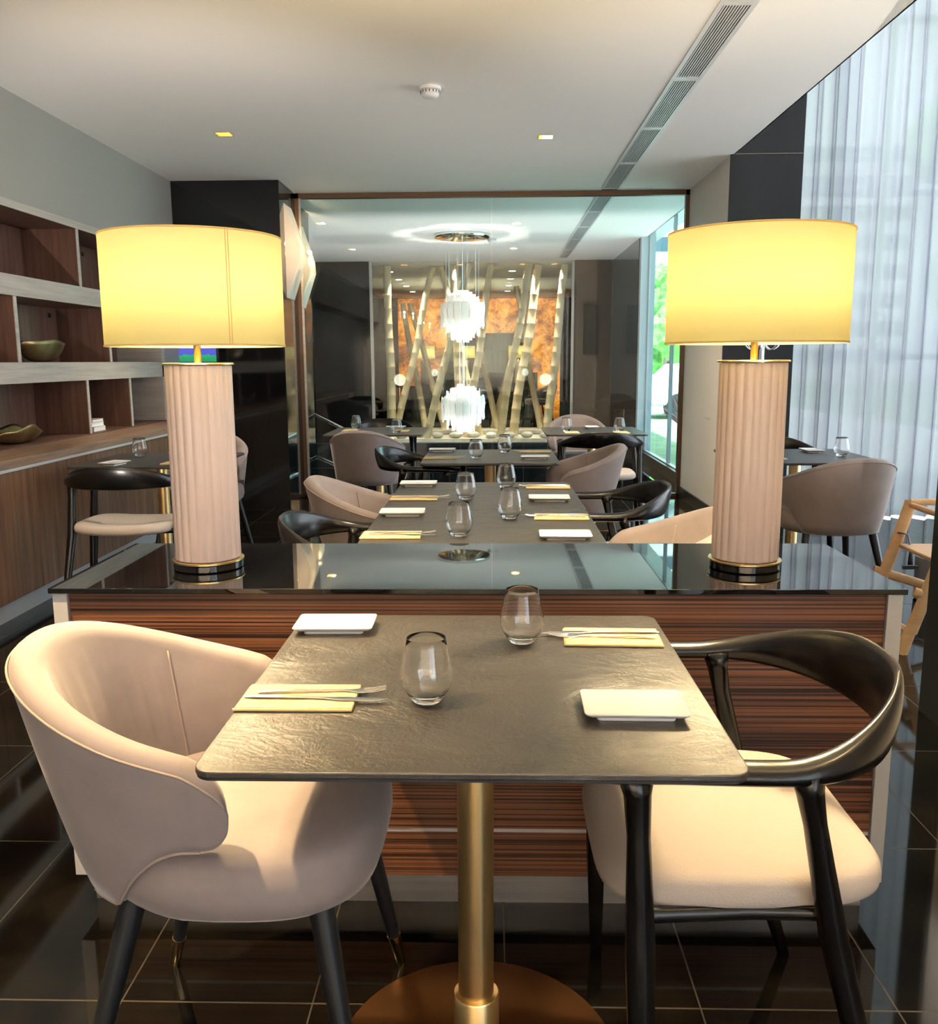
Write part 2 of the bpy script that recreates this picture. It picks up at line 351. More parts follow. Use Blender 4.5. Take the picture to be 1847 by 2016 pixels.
# right: near cream wall with black plinth and edge, then tall bay
bm = B(1.60, -.4, .19, 1.80, 3.02, 3.05); box(bm, 1.60, -5, .19, 1.80, -4.4, 3.05); box(bm, 1.60, -4.4, 2.8, 1.80, -.4, 3.05)
struct('wall_right', bm, 'white_wall')
struct('baseboard_right', B(1.585, -5, 0, 1.80, 3.02, .19), 'black_metal')
struct('trim_1', B(1.585, 3.02, 0, 1.80, 3.20, 3.05), 'black_metal')
struct('wall_bay_near', B(1.80, 3.0, 0, 4.84, 3.10, 5.2), 'white_wall')
struct('wall_far_right', B(1.79, 7.115, .0, 1.83, 8.50, 2.8), 'white_wall')
struct('baseboard_far_right', B(1.775, 7.12, 0, 1.79, 8.48, .10), 'black_metal')
bm = B(1.832, 7.115, 0, 2.33, 8.6, 5.2); box(bm, 1.79, 7.095, 0, 2.33, 7.114, 5.2)
struct('wall_pier', bm, 'pier')
struct('trim_2', B(1.795, 7.088, 2.80, 2.328, 7.094, 2.804), 'brown_panel')
# cream wall fuse switch plate and slot
o = new('wall_plate', B(1.783, 7.42, .80, 1.79, 7.60, .815), 'plastic_white'); tag(o, 'thin pale plate on the cream wall beside the right table lamp', 'plate')
# curtained window of the tall bay
def window(n, x0, y0, x1, y1, z0, z1, nx, nz, axis, mt='frame', w=.05, glass='window_pane'):
    fr = bmesh.new(); 
    def bar(a0, a1, b0, b1):
        if axis == 'x': box(fr, a0, y0, b0, a1, y1, b1)
        else: box(fr, x0, a0, b0, x1, a1, b1)
    A0, A1 = (x0, x1) if axis == 'x' else (y0, y1)
    for i in range(nx+1):
        a = A0 + (A1-A0)*i/nx; bar(max(A0, a-w/2), min(A1, a+w/2), z0, z1)
    for k in range(nz+1):
        b = z0 + (z1-z0)*k/nz; bar(A0, A1, max(z0, b-w/2), min(z1, b+w/2))
    fo = struct(f'window_{n}', fr, mt)
    pb = B(x0, (y0+y1)/2, z0, x1, (y0+y1)/2+.004, z1) if axis == 'x' else B((x0+x1)/2, y0, z0, (x0+x1)/2+.004, y1, z1)
    new('glass_pane', pb, glass, parent=fo)
window(1, 2.33, 7.60, 4.8, 7.66, 0, 5.2, 3, 4, 'x')
window(4, 1.68, -4.4, 1.74, -.4, .19, 2.8, 3, 1, 'y')  # unseen window added behind the photographer to let daylight in
window(2, 4.72, 3.3, 4.78, 7.6, 0, 5.2, 3, 2, 'y')  # unseen bay window, added for its light
struct('wall_bay_right', B(4.72, 3.10, 0, 4.84, 3.3, 5.2), 'white_wall')
# sheer curtain with deep soft folds
def curtain_mesh(x0, x1, y, z0, z1, pitch, amp, seed):
    random.seed(seed); bm = bmesh.new(); prof = []; x = x0; k = 0
    while x < x1:
        p = pitch*random.uniform(.6, 1.5); a = amp*random.uniform(.7, 1.3)
        for q in range(10):
            f = q/10; prof.append((x+p*f + .012*math.sin(4*PI*f), y + a*math.sin(2*PI*f) + .01*math.sin(k*1.7)))
        x += p; k += 1
    rows = []
    for j in range(13):
        f = j/12; z = z0+(z1-z0)*f; s = 1-.25*f
        rows.append([bm.verts.new((px+.006*math.sin(7*f+px*9), y+(py-y)*s+.008*math.sin(5*f+px*5), z)) for px, py in prof])
    for a, b in zip(rows, rows[1:]):
        for i in range(len(a)-1): bm.faces.new((a[i], a[i+1], b[i+1], b[i]))
    return bm
o = new('sheer_curtain', curtain_mesh(2.30, 4.70, 7.34, .015, 5.1, .118, .07, 3), 'curtain', smooth=True)
tag(o, 'tall white sheer curtain hanging in folds beside the dark stone pier', 'curtain')
# ---------------------------------------------------------------- glass partition
gp = thing('glass_partition', 'full-height glass partition in a thin dark bronze frame across the room', 'partition', (0, 8.52, 0))
bm = B(-1.80, -.03, 2.755, 1.79, .03, 2.8); box(bm, -1.80, -.03, 0, -1.765, .03, 2.8); box(bm, 1.755, -.03, 0, 1.79, .03, 2.8); box(bm, -1.80, -.03, 0, 1.79, .03, .03)
new('frame', bm, 'frame', gp)
bm = B(-1.765, -.034, .03, -1.745, -.026, 2.755); new('silver_edge', bm, 'silver', gp)
new('glass_pane', B(-1.765, -.005, .03, -.003, .005, 2.755), 'pane', gp); new('glass_pane', B(.003, -.005, .03, 1.755, .005, 2.755), 'pane', gp)
# ---------------------------------------------------------------- far side of the glass: stair void, bamboo display
struct('ceiling_2', holed_ceiling(-3.2, 8.56, 1.95, 14.3, [(-1.92, 12.66), (.28, 10.44), (-1.9, 10.3), (.3, 12.7)]), 'ceiling')
struct('ceiling_3', B(1.94, 8.56, 2.845, 2.2, 14.4, 2.96), 'ceiling')
struct('ceiling_4', holed_ceiling(-3.2, 14.3, 2.15, 22.6, [(x, 14.75) for x in (-1.4, -.5, .5, 1.0)]), 'ceiling')
struct('wall_void_far', B(-3.2, 14.2, -2.4, 2.15, 14.28, 0), 'black_tile')
struct('wall_void_right', B(1.74, 8.56, -2.4, 1.80, 14.2, -.1), 'granite')
struct('wall_void_near', B(-3.2, 8.5, -2.4, 3.2, 8.56, -.12), 'granite')
struct('floor_lower', B(-3.4, 8.5, -2.5, 2.15, 14.3, -2.4), 'floor')
struct('floor_ledge', B(1.74, 8.56, -.1, 2.1, 14.2, 0), 'black_glass')
struct('floor_far', B(-3.2, 14.28, -.12, 2.15, 22.6, 0), 'floor')
struct('wall_far_left', B(-3.2, 8.56, -2.4, -2.9, 14.3, 2.8), 'granite')
struct('wall_far_panel_left', B(-2.9, 14.2, 0, -1.90, 14.26, 2.8), 'granite')
struct('wall_far_panel_right', B(1.28, 14.2, 0, 1.86, 14.26, 2.8), 'brown_panel')
struct('wall_far_side', B(1.86, 11.75, 0, 1.97, 14.2, 2.8), 'granite')
struct('wall_far_room_left', B(-3.2, 14.3, 0, -2.65, 22.6, 2.8), 'granite')
struct('wall_far_room_right', B(2.0, 14.3, 0, 2.15, 22.6, 2.8), 'granite')
struct('wall_far_end', B(-2.65, 22.5, 0, 2.15, 22.6, 2.8), 'granite')
struct('trim_3', B(1.87, 11.62, 0, 2.05, 11.745, 2.84), 'silver_paint')
window(3, 1.97, 8.62, 2.01, 11.62, .12, 2.84, 2, 1, 'y', 'silver_paint', w=.03, glass='tinted_pane')
struct('trim_4', B(1.93, 8.62, 0, 2.06, 11.62, .12), 'frame')
# amber onyx feature wall in the far room
o = new('onyx_panel', B(-2.3, 22.40, 0, 1.68, 22.48, 2.78), 'onyx'); tag(o, 'backlit amber onyx panel glowing behind the bamboo', 'wall panel')
# ================================================================ OBJECTS
# ---------------------------------------------------------------- console with black glass top
co = thing('console', 'long low console in striped wood with a black glass top and silver ends', 'console', (-.04, 2.18, 0))
bm = B(-.918, -.235, .208, .912, -.215, .776); box(bm, -.918, -.235, .088, .912, -.215, .198); box(bm, -.918, .215, .088, .912, .235, .776)
new('front_panel', bm, 'zebra', co)
new('body', B(-.915, -.214, .088, .909, .214, .776), 'black_metal', co)
new('inlay_strip', B(-.918, -.2335, .1985, .912, -.216, .2075), 'silver_paint', co)
for s in (-1, 1):
    xa, xb = (-.952, -.919) if s < 0 else (.913, .946)
    new('end_panel', B(xa, -.245, .086, xb, .245, .777), 'silver_paint', co, bevel=.001)
new('plinth', B(-.925, -.205, 0, .918, .205, .086), 'silver', co)
new('glass_top', B(-.958, -.252, .778, .952, .252, .79), 'black_glass', co, bevel=.001)
# ---------------------------------------------------------------- table lamps
def make_lamp():
    r = thing('table_lamp', '', 'table lamp')
    new('base', L([(.078, 0), (.083, .003), (.083, .017), (.079, .0185)]), 'black_glass', r, smooth=True, auto=40)
    new('base_plate', L([(.084, .019), (.086, .020), (.086, .0235), (.084, .0245)]), 'lampbrass', r, smooth=True, auto=40)
    fl = lambda a: 1 + .045*(abs(math.cos(11*a))**1.0 - .5)
    new('fluted_column', L([(.0755, .0255), (.077, .028), (.0765, .25), (.076, .488), (.0755, .491)], n=264, rfun=fl), 'ceramic', r, smooth=True, auto=70)
    new('top_plate', L([(.081, .4925), (.083, .4935), (.083, .4965), (.081, .4975)]), 'lampbrass', r, smooth=True, auto=40)
    new('stem', T([(0, 0, .498), (0, 0, .60)], .0085, 16), 'lampbrass', r, smooth=True)
    bm = bmesh.new(); n = 96; rr = .205; z0, z1 = .535, .785
    a = [bm.verts.new((rr*math.cos(2*PI*i/n), rr*math.sin(2*PI*i/n), z0)) for i in range(n)]; b = [bm.verts.new((rr*math.cos(2*PI*i/n), rr*math.sin(2*PI*i/n), z1)) for i in range(n)]
    for i in range(n): bm.faces.new((a[i], a[(i+1) % n], b[(i+1) % n], b[i]))
    sh = new('lamp_shade', bm, 'shade', r, smooth=True)
    so_ = sh.modifiers.new('t', 'SOLIDIFY'); so_.thickness = .0015
    for z in (z0, z1-.004):
        bm = bmesh.new(); lathe(bm, [(rr+.0006, z), (rr+.0014, z), (rr+.0014, z+.004), (rr+.0006, z+.004)], 96, cap=False)
        new('edge_binding', bm, 'shade_trim', sh, smooth=True)
    bm = bmesh.new()
    for k in (0, 1):
        a0 = math.radians(-52) + k*.028
        pa = [(math.cos(a0+d)*(rr+q), math.sin(a0+d)*(rr+q), z) for z in (z0+.003, z1-.003) for d in (-.004, .004) for q in (.0003, .0010)]
        box_v = [bm.verts.new(p) for p in pa]
        for f in ((0, 1, 3, 2), (4, 6, 7, 5), (0, 4, 5, 1), (2, 3, 7, 6), (1, 5, 7, 3), (0, 2, 6, 4)): bm.faces.new([box_v[i] for i in f])
    new('seam', bm, 'shade_trim', sh)
    bm = T([(-.055, 0, .60), (.055, 0, .60)], .006, 12)
    for a0 in (0, 120, 240): tube(bm, [(0, 0, .60), (.204*math.cos(math.radians(a0+30)), .204*math.sin(math.radians(a0+30)), .60)], .0018, 6)
    new('bulb_holder', bm, 'lampbrass', r, smooth=True)
    for s in (-1, 1):
        new('bulb', L([(.004, .60), (.014, .61), (.016, .625), (.028, .655), (.029, .67), (.022, .688), (.006, .697)], 20), 'bulb', r, smooth=True, loc=(s*.055, 0, 0))
    return r
lamp = Stock(make_lamp())
for x, y, rz, lb in ((-.700, 2.145, .0, 'left pink fluted lamp with glowing cream drum shade on the console, nearer the shelving'),
                 (.614, 2.145, 2.6, 'right pink fluted lamp with glowing cream drum shade on the console, nearer the curtain')):
    lamp.put((x, y, .79), rz, lb, 'console lamps')
    for s in (-1, 1):
        pl = bpy.data.lights.new('lamp_bulb_light', 'POINT'); pl.energy = LAMP_W; pl.color = (1, .75, .41); pl.shadow_soft_size = .034
        po = bpy.data.objects.new('lamp_bulb_light', pl); COL.objects.link(po); po.location = (x+s*.055*math.cos(rz), y+s*.055*math.sin(rz), .79+.67)
# bulbs themselves would block the point light set inside them, so they only glow
# ---------------------------------------------------------------- dining tables
def make_table(brass=True):
    r = thing('dining_table', '', 'table')
    bm = bmesh.new(); prism(bm, rrect(.375, .375, .028, 8), .7395, .7495)
    new('tabletop', bm, 'slate', r, bevel=.002)
    bm = bmesh.new(); prism(bm, rrect(.3735, .3735, .027, 8), .736, .7395); new('edge_board', bm, 'slate_edge', r)
    new('column', T([(0, 0, .012), (0, 0, .735)], .0325, 40), 'brass', r, smooth=True, auto=40)
    bm = L([(.026, .01), (.0425, .012), (.0425, .135), (.0405, .138), (.034, .138)], 40)
    new('sleeve', bm, 'brass', r, smooth=True, auto=40)
    new('base_disc', L([(.262, 0), (.265, .003), (.262, .008), (.06, .010)], 64), 'bronze_disc', r, smooth=True, auto=40)
    bm = B(-.15, -.02, .724, .15, .02, .736); box(bm, -.02, -.15, .724, .02, .15, .736); new('bracket', bm, 'black_metal', r)
    return r
table = Stock(make_table())
TX = -.03
for x, y, rz, lb in ((TX, 1.4875, 0, 'dark slate dining table with a brass column in the foreground, before the console'),
                     (TX, 2.865, 0, 'dark slate dining table pushed up close behind the console'),
                     (TX, 3.6165, 0, 'dark slate dining table adjoining the far edge of the one behind the console'),
                     (-.01, 5.12, 0, 'small-looking dark slate table on a brass column, centred before the glass partition'),
                     (-.885, 7.00, 0, 'dark slate table at the left before the glass partition, behind a taupe velvet chair'),
                     (.775, 6.97, 0, 'dark slate table at the right before the glass partition, behind a black armchair'),
                     (-1.865, 4.99, 0, 'dark slate table on a brass column by the wooden shelving wall'),
                     (1.72, 5.10, 0, 'dark slate table by the sheer curtain, behind the right table lamp')):
    table.put((x, y, 0), rz, lb, 'square slate dining tables')
# ---------------------------------------------------------------- velvet barrel chair (faces +x)
def smooth01(t): t = max(0, min(1, t)); return t*t*(3-2*t)
def make_velvet():
    r = thing('velvet_chair', '', 'chair')
    bm = bmesh.new(); K = 9; zb0 = .425; XE = .065
    # u runs along the plan curve: 0 at the back, |u| <= 1 round the back, beyond that the straight arm
    us = [-1-.17*q for q in (1, .997, .985, .965, .94, .91, .87, .82, .74, .62, .5, .38, .25, .12)] + [-1+2*i/54 for i in range(55)]
    us += [-q for q in reversed(us[:14])]
    UE = 1.17
    def plan(u, k):
        a = .240+.118*k; b = .225+.055*k; q = abs(u)
        if q <= 1: x = -a*math.cos(q*PI/2)**.92 if q < 1 else 0; y = b*math.sin(q*PI/2)**.90
        else: x = (q-1)/.17*XE; y = b-.006*((q-1)/.17)**2
        return x, math.copysign(y, u)
    def prof(u):
        q = abs(u)
        zt = .695 + .130*(math.cos(min(q/UE, 1)*PI)*.5+.5)**.85
        x0 = plan(u, .4)[0]
        zb = zb0 + .120*math.sin(PI/2*max(0, min(1, (x0+.155)/.155)))
        def rnd(w, e): s_ = min(1, max(0, (q-(UE-w))/w)); return max(.03, (1-s_**e)**(1/e)) if s_ < 1 else .03
        mid = zb+(zt-zb)*.42
        return mid+(zt-mid)*rnd(.26, 2.2), mid+(zb-mid)*rnd(.12, 2.4)
    def pt(u, z, off):
        k = max(0, (z-.42)/.40)**.8; x, y = plan(u, k)
        e = .01; xa, ya = plan(u-e, k); xb, yb = plan(u+e, k); tx, ty = xb-xa, yb-ya; l_ = math.hypot(tx, ty) or 1
        return Vector((x + ty/l_*off*(1), y - tx/l_*off*(1), z)) if False else Vector((x - (-ty)/l_*off, y - (tx)/l_*off, z))
    rings = []; rim = []
    for phi in us:
        zt, zb = prof(phi); tip = max(0, (abs(phi)-(UE-.13))/.13); th = .056*(max(.06, 1-tip**3))**.5
        rr = min(th/2, (zt-zb)/2*.9); sec = []
        for k in range(K+1): sec.append(pt(phi, zb+rr*.3+(zt-rr-zb-rr*.3)*k/K, 0))
        for k in range(1, 8):
            al = PI*k/8; sec.append(pt(phi, zt-rr+rr*math.sin(al), th/2-th/2*math.cos(al)))
        for k in range(K+1):
            f = 1-k/K; fold = .0
            if abs(phi) < .62 and 0 < k < K: fold = .0022*math.sin(phi*60+k*.35)*math.sin(PI*k/K)
            puff = .012*math.sin(PI*f)*(1 if abs(phi) < .95 else .3)
            sec.append(pt(phi, zb+rr*.3+(zt-rr-zb-rr*.3)*f, th+puff+fold))
        sec.append(pt(phi, zb, th/2))
        rings.append([bm.verts.new(p) for p in sec]); rim.append(pt(phi, zt-rr+rr*.35, -.0008))
    n = len(rings[0])
    for a, b in zip(rings, rings[1:]):
        for k in range(n): bm.faces.new((a[k], a[(k+1) % n], b[(k+1) % n], b[k]))
    bm.faces.new(rings[0][::-1]); bm.faces.new(rings[-1])
    sh = new('backrest', bm, 'velvet', r, smooth=True)
    bm = T(rim[4:-4], .0022, 6)
    for sgn in (-1, 1):
        ph = sgn*.62; zt, zb = prof(ph)
        tube(bm, [pt(ph, zb+.06+(zt-zb-.09)*k/12, .056+.0125*math.sin(PI*(.15+.8*k/12))) for k in range(13)], .0020, 6)
    # piping along the lower scoop of each arm
    for sgn in (-1, 1):
        pts = []
        for k in range(20):
            ph = sgn*(.45+.60*k/19); pts.append(pt(ph, prof(ph)[1]+.006, .001))
        tube(bm, pts, .0028, 6)
    new('piping', bm, 'piping', sh, smooth=True)
    # seat cushion: rounded pad with a domed top
    bm = bmesh.new(); NR = 14; NA = 64; rings = []
    lay = [(0, .400), (.75, .400), (.90, .404), (.965, .418), (1.0, .445), (1.0, .468), (.975, .492), (.93, .505), (.84, .513), (.65, .519), (.4, .522), (.15, .523)]
    def sup(a, e): c, s_ = math.cos(a), math.sin(a); return math.copysign(abs(c)**e, c), math.copysign(abs(s_)**e, s_)
    for f, z in lay[1:]:
        ring = []
        for i in range(NA):
            a = 2*PI*i/NA; c, s_ = sup(a, .62); x = .030+.248*f*c; y = .252*f*s_
            if x < 0: y *= 1-.35*min(1, -x/.22)**1.5
            ring.append(bm.verts.new((x, y, z+.018+.008*(x/.25)*(1 if z > .48 else 0))))
        rings.append(ring)
    for a, b in zip(rings, rings[1:]):
        for i in range(NA): bm.faces.new((a[i], a[(i+1) % NA], b[(i+1) % NA], b[i]))
    bm.faces.new(rings[0][::-1]); bm.faces.new(rings[-1])
    new('seat', bm, 'velvet', r, smooth=True)
    for (tx, ty, bx, by) in ((.19, .19, .265, .262), (.19, -.19, .265, -.262), (-.12, .17, -.225, .245), (-.12, -.17, -.225, -.245)):
        top = Vector((tx, ty, .43)); bot = Vector((bx, by, 0)); q = bot+(top-bot)*.165
        lg = new('leg', T([top, q], [.0215, .0135], 20), 'leg_black', r, smooth=True, auto=40)
        new('foot_cap', T([q+(top-q)*.002, bot+(q-bot)*.02, bot], [.0145, .0108, .0100], 20), 'gold', lg, smooth=True, auto=40)
    return r
velvet_stock = Stock(make_velvet())
# ---------------------------------------------------------------- black ring-back armchair (faces +x)
def make_armchair():
    r = thing('ring_armchair', '', 'chair')
    # ring: arm tips at the front, wide twisted band at the back
    pts, rad = [], []; N = 60
    A, Bq = .238, .280
    def ring(t):       # t -1..1, 0 = back
        ph = abs(t)*PI*.5/.60
        if abs(t) <= .60: x = -A*math.cos(ph)+.0; y = Bq*math.sin(ph)
        else:
            q = (abs(t)-.60)/.40; x = q*.285; y = Bq-.018*q*q
        return x, math.copysign(y, t)
    for i in range(N+1):
        t = -1+2*i/N; x, y = ring(t); a = abs(t)
        w = 1-smooth01((a-.08)/.55)        # band-ness of the back
        z = .703+.038*w - .006*smooth01((a-.8)/.2)
        hv = .0165+.040*w; hs = .027*(1-w)+.0125*w
        if a > .93: hv *= 1-.55*((a-.93)/.07)**2; hs *= 1-.35*((a-.93)/.07)**2
        pts.append((x-.035*0, y, z)); rad.append((hs, hv))
    bm = T(pts, rad, 20)
    # lean the broad back outwards at the top
    for v in bm.verts:
        f = max(0, -v.co.x/.238); v.co.x -= (v.co.z-.75)*.22*f*f
    for v in bm.verts: v.co.z = min(v.co.z, .83)
    # front leg stumps blend into the arm
    new('arm_rail', bm, 'black_wood', r, smooth=True, auto=60)
    for s in (-1, 1):
        # rear leg, splayed backwards, swelling where it meets the ring
        p = [(-.030, s*.270, .705), (-.036, s*.271, .67), (-.046, s*.272, .62), (-.085, s*.266, .44), (-.142, s*.278, .22), (-.215, s*.30, .0)]
        new('leg', T(p, [(.036, .026), (.023, .020), (.0175, .017), (.0225, .021), (.018, .018), (.012, .012)], 18), 'black_wood', r, smooth=True)
        p = [(.215, s*.268, .700), (.213, s*.270, .665), (.210, s*.273, .60), (.205, s*.285, .42), (.200, s*.300, .2), (.195, s*.312, 0)]
        new('leg', T(p, [(.036, .024), (.022, .020), (.0175, .0175), (.0235, .022), (.019, .019), (.012, .012)], 18), 'black_wood', r, smooth=True)
        for q in ((-.215, s*.30), (.195, s*.312)):
            new('glide', L([(.0105, 0), (.011, .003), (.0105, .005)], 16), 'steel', r, loc=(q[0], q[1], 0))
    bm = bmesh.new()
    tube(bm, [(.19, -.262, .462), (.19, .262, .462)], (.011, .014), 12); tube(bm, [(-.085, -.25, .464), (-.085, .25, .464)], (.011, .014), 12)
    for s in (-1, 1): tube(bm, [(.20, s*.258, .462), (.03, s*.236, .456), (-.085, s*.25, .464)], (.010, .012), 12)
    new('seat_frame', bm, 'black_wood', r, smooth=True, auto=50)
    bm = bmesh.new(); NA = 72; rings = []
    lay = [(.80, .420), (.955, .420), (.992, .426), (1.0, .438), (.99, .452), (.955, .464), (.88, .470), (.7, .470), (.45, .466), (.2, .464)]
    for f, z in lay:
        ring_ = []
        for i in range(NA):
            a = 2*PI*i/NA; c, s_ = math.cos(a), math.sin(a); e = .45
            x = .232*f*math.copysign(abs(c)**e, c)+.022; y = .248*f*math.copysign(abs(s_)**e, s_)
            if x < .0: y *= 1-.09*min(1, (-x)/.22)**2
            dish = .016*(y/.26)**2+.010*max(0, (x/.28))**3*(-1) + (.012*max(0, -x/.24)**2)
            ring_.append(bm.verts.new((x, y, z+dish+.028)))
        rings.append(ring_)
    for a, b in zip(rings, rings[1:]):
        for i in range(NA): bm.faces.new((a[i], a[(i+1) % NA], b[(i+1) % NA], b[i]))
    bm.faces.new(rings[0][::-1]); bm.faces.new(rings[-1])
    new('seat', bm, 'seat_fabric', r, smooth=True)
    return r
arm_stock = Stock(make_armchair())
V, A_ = velvet_stock, arm_stock
GV, GA = 'taupe velvet barrel chairs', 'black ring-back armchairs'
D = math.radians
for st, x, y, rz, lb in (
    (V, -.465, 1.495, 0, 'large taupe velvet barrel chair at the left of the foreground table'),
    (A_, .425, 1.495, 180, 'black wooden ring-back armchair with cream seat at the right of the foreground table'),
    (A_, -.44, 2.87, 4, 'black ring-back armchair at the left, mostly hidden behind the console'),
    (V, .46, 2.86, 180, 'peach-lit velvet barrel chair rising behind the console beside the right lamp'),
    (V, -.41, 3.63, 0, 'velvet barrel chair at the left of the long middle table, under the glass partition'),
    (A_, .47, 3.62, 180, 'black ring-back armchair at the right of the long middle table'),
    (A_, -.42, 5.15, -8, 'black ring-back armchair at the left of the centred table before the glass'),
    (V, .40, 5.02, 184, 'pale mauve velvet barrel chair at the right of the centred table before the glass'),
    (V, -.885, 6.42, 84, 'taupe velvet barrel chair seen from behind, at the left table by the glass'),
    (A_, -.93, 7.55, -90, 'black armchair with only its back rail showing beyond the left table by the glass'),
    (A_, .775, 6.40, 90, 'black armchair seen from behind at the right table by the glass'),
    (V, .72, 7.50, -90, 'grey velvet chair facing us beyond the right table by the glass'),
    (A_, -1.83, 4.42, 90, 'black ring-back armchair with cream seat by the wooden cabinets, behind the left lamp'),
    (V, -1.83, 5.60, -90, 'velvet chair partly hidden behind the left lamp, beyond the table by the shelving'),
    (V, 1.74, 4.60, 96, 'grey velvet barrel chair seen from behind, beside the sheer curtain'),
    (A_, 1.78, 5.66, -90, 'black armchair back just visible between the right lamp and the curtain')):
    st.put((x, y, 0), D(rz), lb, GV if st is V else GA)
# ---------------------------------------------------------------- tableware
def make_plate():
    bm = bmesh.new(); loops = []
    for hx, hy, z in ((.058, .034, 0), (.060, .036, .0), (.060, .036, .005), (.073, .046, .0085), (.0785, .0515, .0125), (.080, .053, .0150), (.0795, .0525, .0162), (.0775, .0505, .0160), (.070, .044, .0115), (.055, .032, .0102)):
        loops.append([bm.verts.new((x, y, z)) for x, y in rrect(hx, hy, .008, 4)])
    n = len(loops[0])
    for a, b in zip(loops, loops[1:]):
        for i in range(n): bm.faces.new((a[i], a[(i+1) % n], b[(i+1) % n], b[i]))
    bm.faces.new(loops[0][::-1]); bm.faces.new(loops[-1])
    return tag(new('side_plate', bm, 'porcelain', smooth=True, auto=35), '', 'plate')
def make_glass():
    r = thing('tumbler', '', 'drinking glass')
    outer0 = [(.021, .0005), (.0235, .003), (.0275, .010), (.0335, .020), (.0385, .032), (.0405, .043), (.0400, .054), (.0375, .070), (.0345, .086), (.0315, .102), (.0295, .114)]
    inner = [(r_-.0007, z_) for r_, z_ in outer0[3:]]
    prof_ = [(.001, .0006)]+outer0+[(outer0[-1][0]-.0006, .1145)]+inner[::-1]+[(.0295, .0155), (.020, .0095), (.010, .0078), (.0008, .0075)]
    bm = bmesh.new(); lathe(bm, prof_, 64); new('bowl', bm, 'glass', r, smooth=True)
    for c in ALLKIDS(r):
        for v in c.data.vertices: v.co.x *= 1.06; v.co.y *= 1.06; v.co.z *= .925
    return r
def cut_z(x): return .009+.004*(x/.1)**2
def make_fork():
    bm = bmesh.new()
    P = [(-.105, 0, .0085), (-.09, 0, .0095), (-.05, 0, .0098), (0, 0, .0085), (.03, 0, .0085), (.045, 0, .0078), (.058, 0, .0070), (.068, 0, .0072)]
    tube(bm, P, [(.003, .0012), (.0042, .0018), (.004, .0017), (.0028, .0016), (.0022, .0014), (.005, .0011), (.0105, .0009), (.0112, .0009)], 12)
    for k in range(4):
        y = (k-1.5)*.0062
        tube(bm, [(.066, y, .0072), (.085, y, .0082), (.104, y*.92, .0118)], [(.0016, .0009), (.0013, .0008), (.0008, .0006)], 8)
    return tag(new('fork', bm, 'steel', smooth=True, auto=50), '', 'fork')
def make_knife():
    bm = bmesh.new()
    tube(bm, [(-.115, 0, .0080), (-.10, 0, .0092), (-.05, 0, .0095), (.0, .0, .0085), (.02, 0, .0082)], [(.003, .0014), (.0048, .0022), (.0045, .0021), (.003, .0018), (.0036, .0014)], 12)
    tube(bm, [(.018, 0, .0082), (.04, -.0008, .0080), (.08, -.001, .0076), (.105, .001, .0074), (.118, .0048, .0073)], [(.004, .0010), (.0078, .0007), (.0082, .0006), (.0062, .0005), (.0010, .0004)], 10)
    return tag(new('knife', bm, 'steel', smooth=True, auto=50), '', 'knife')
plate, tumbler, fork, knife = Stock(make_plate()), Stock(make_glass()), Stock(make_fork()), Stock(make_knife())
bm = bmesh.new()
for k in range(3): prism(bm, rrect(.094-.001*k, .054-.0012*k, .003, 3, cy=.0008*k, cx=.0006*k), .0004+.0016*k, .0017+.0016*k)
tube(bm, [(-.0935, -.0535, .0028), (.094, -.0535, .0028)], (.0024, .0026), 10)
napkin = Stock(tag(new('napkin', bm, 'napkin', smooth=True, auto=35), '', 'napkin'))
ZT = .7498
def setting(cx, cyy, where, jit):
    x0, y0 = cx-.375, cyy-.375; j = lambda: random.uniform(-jit, jit)
    plate.put((x0+.085+.0+j(), y0+.648+j(), ZT), D(1)+j(), f'white rectangular side plate at the far left corner of {where}', 'white side plates')
    plate.put((x0+.625+j(), y0+.215+j(), ZT), D(-1)+j(), f'white rectangular side plate at the near right of {where}', 'white side plates')
    tumbler.put((x0+.30+j(), y0+.258+j(), ZT), 0, f'clear stemless tumbler at the near left of {where}', 'stemless tumblers')
    tumbler.put((x0+.463+j(), y0+.565+j(), ZT), 0, f'clear stemless tumbler at the far right of {where}', 'stemless tumblers')
    nx, ny = x0+.092+j(), y0+.262+j(); a = D(0)+j()
    napkin.put((nx, ny, ZT), a, f'folded cream napkin at the near left of {where}', 'folded cream napkins')
    fork.put((nx+.035, ny+.018, ZT-.001), D(4)+a, f'steel fork on the napkin at the near left of {where}', 'forks')
    knife.put((nx+.028, ny-.013, ZT-.001), D(-2)+a, f'steel knife on the napkin at the near left of {where}', 'knives')
    nx, ny = x0+.640+j(), y0+.588+j(); a = D(180)+D(-2)+j()
    napkin.put((nx, ny, ZT), a+PI, f'folded cream napkin at the far right of {where}', 'folded cream napkins')
    fork.put((nx-.020, ny-.008, ZT-.001), D(-3)+a, f'steel fork on the napkin at the far right of {where}', 'forks')
    knife.put((nx-.020, ny+.018, ZT-.001), D(2)+a, f'steel knife on the napkin at the far right of {where}', 'knives')
setting(TX, 1.4875, 'the foreground table', .0)
setting(TX, 2.865, 'the middle table by the console', .006)
setting(TX, 3.6165, 'the far middle table', .006)
setting(-.01, 5.12, 'the centred table before the glass', .005)
def small(items, where):
    for kind, x, y, rz, pos in items:
        st, nm, g = {'g': (tumbler, 'clear stemless tumbler', 'stemless tumblers'), 'p': (plate, 'white side plate', 'white side plates'), 'n': (napkin, 'folded napkin', 'folded cream napkins')}[kind]
        st.put((x, y, ZT), D(rz), f'{nm} at the {pos} of {where}', g)
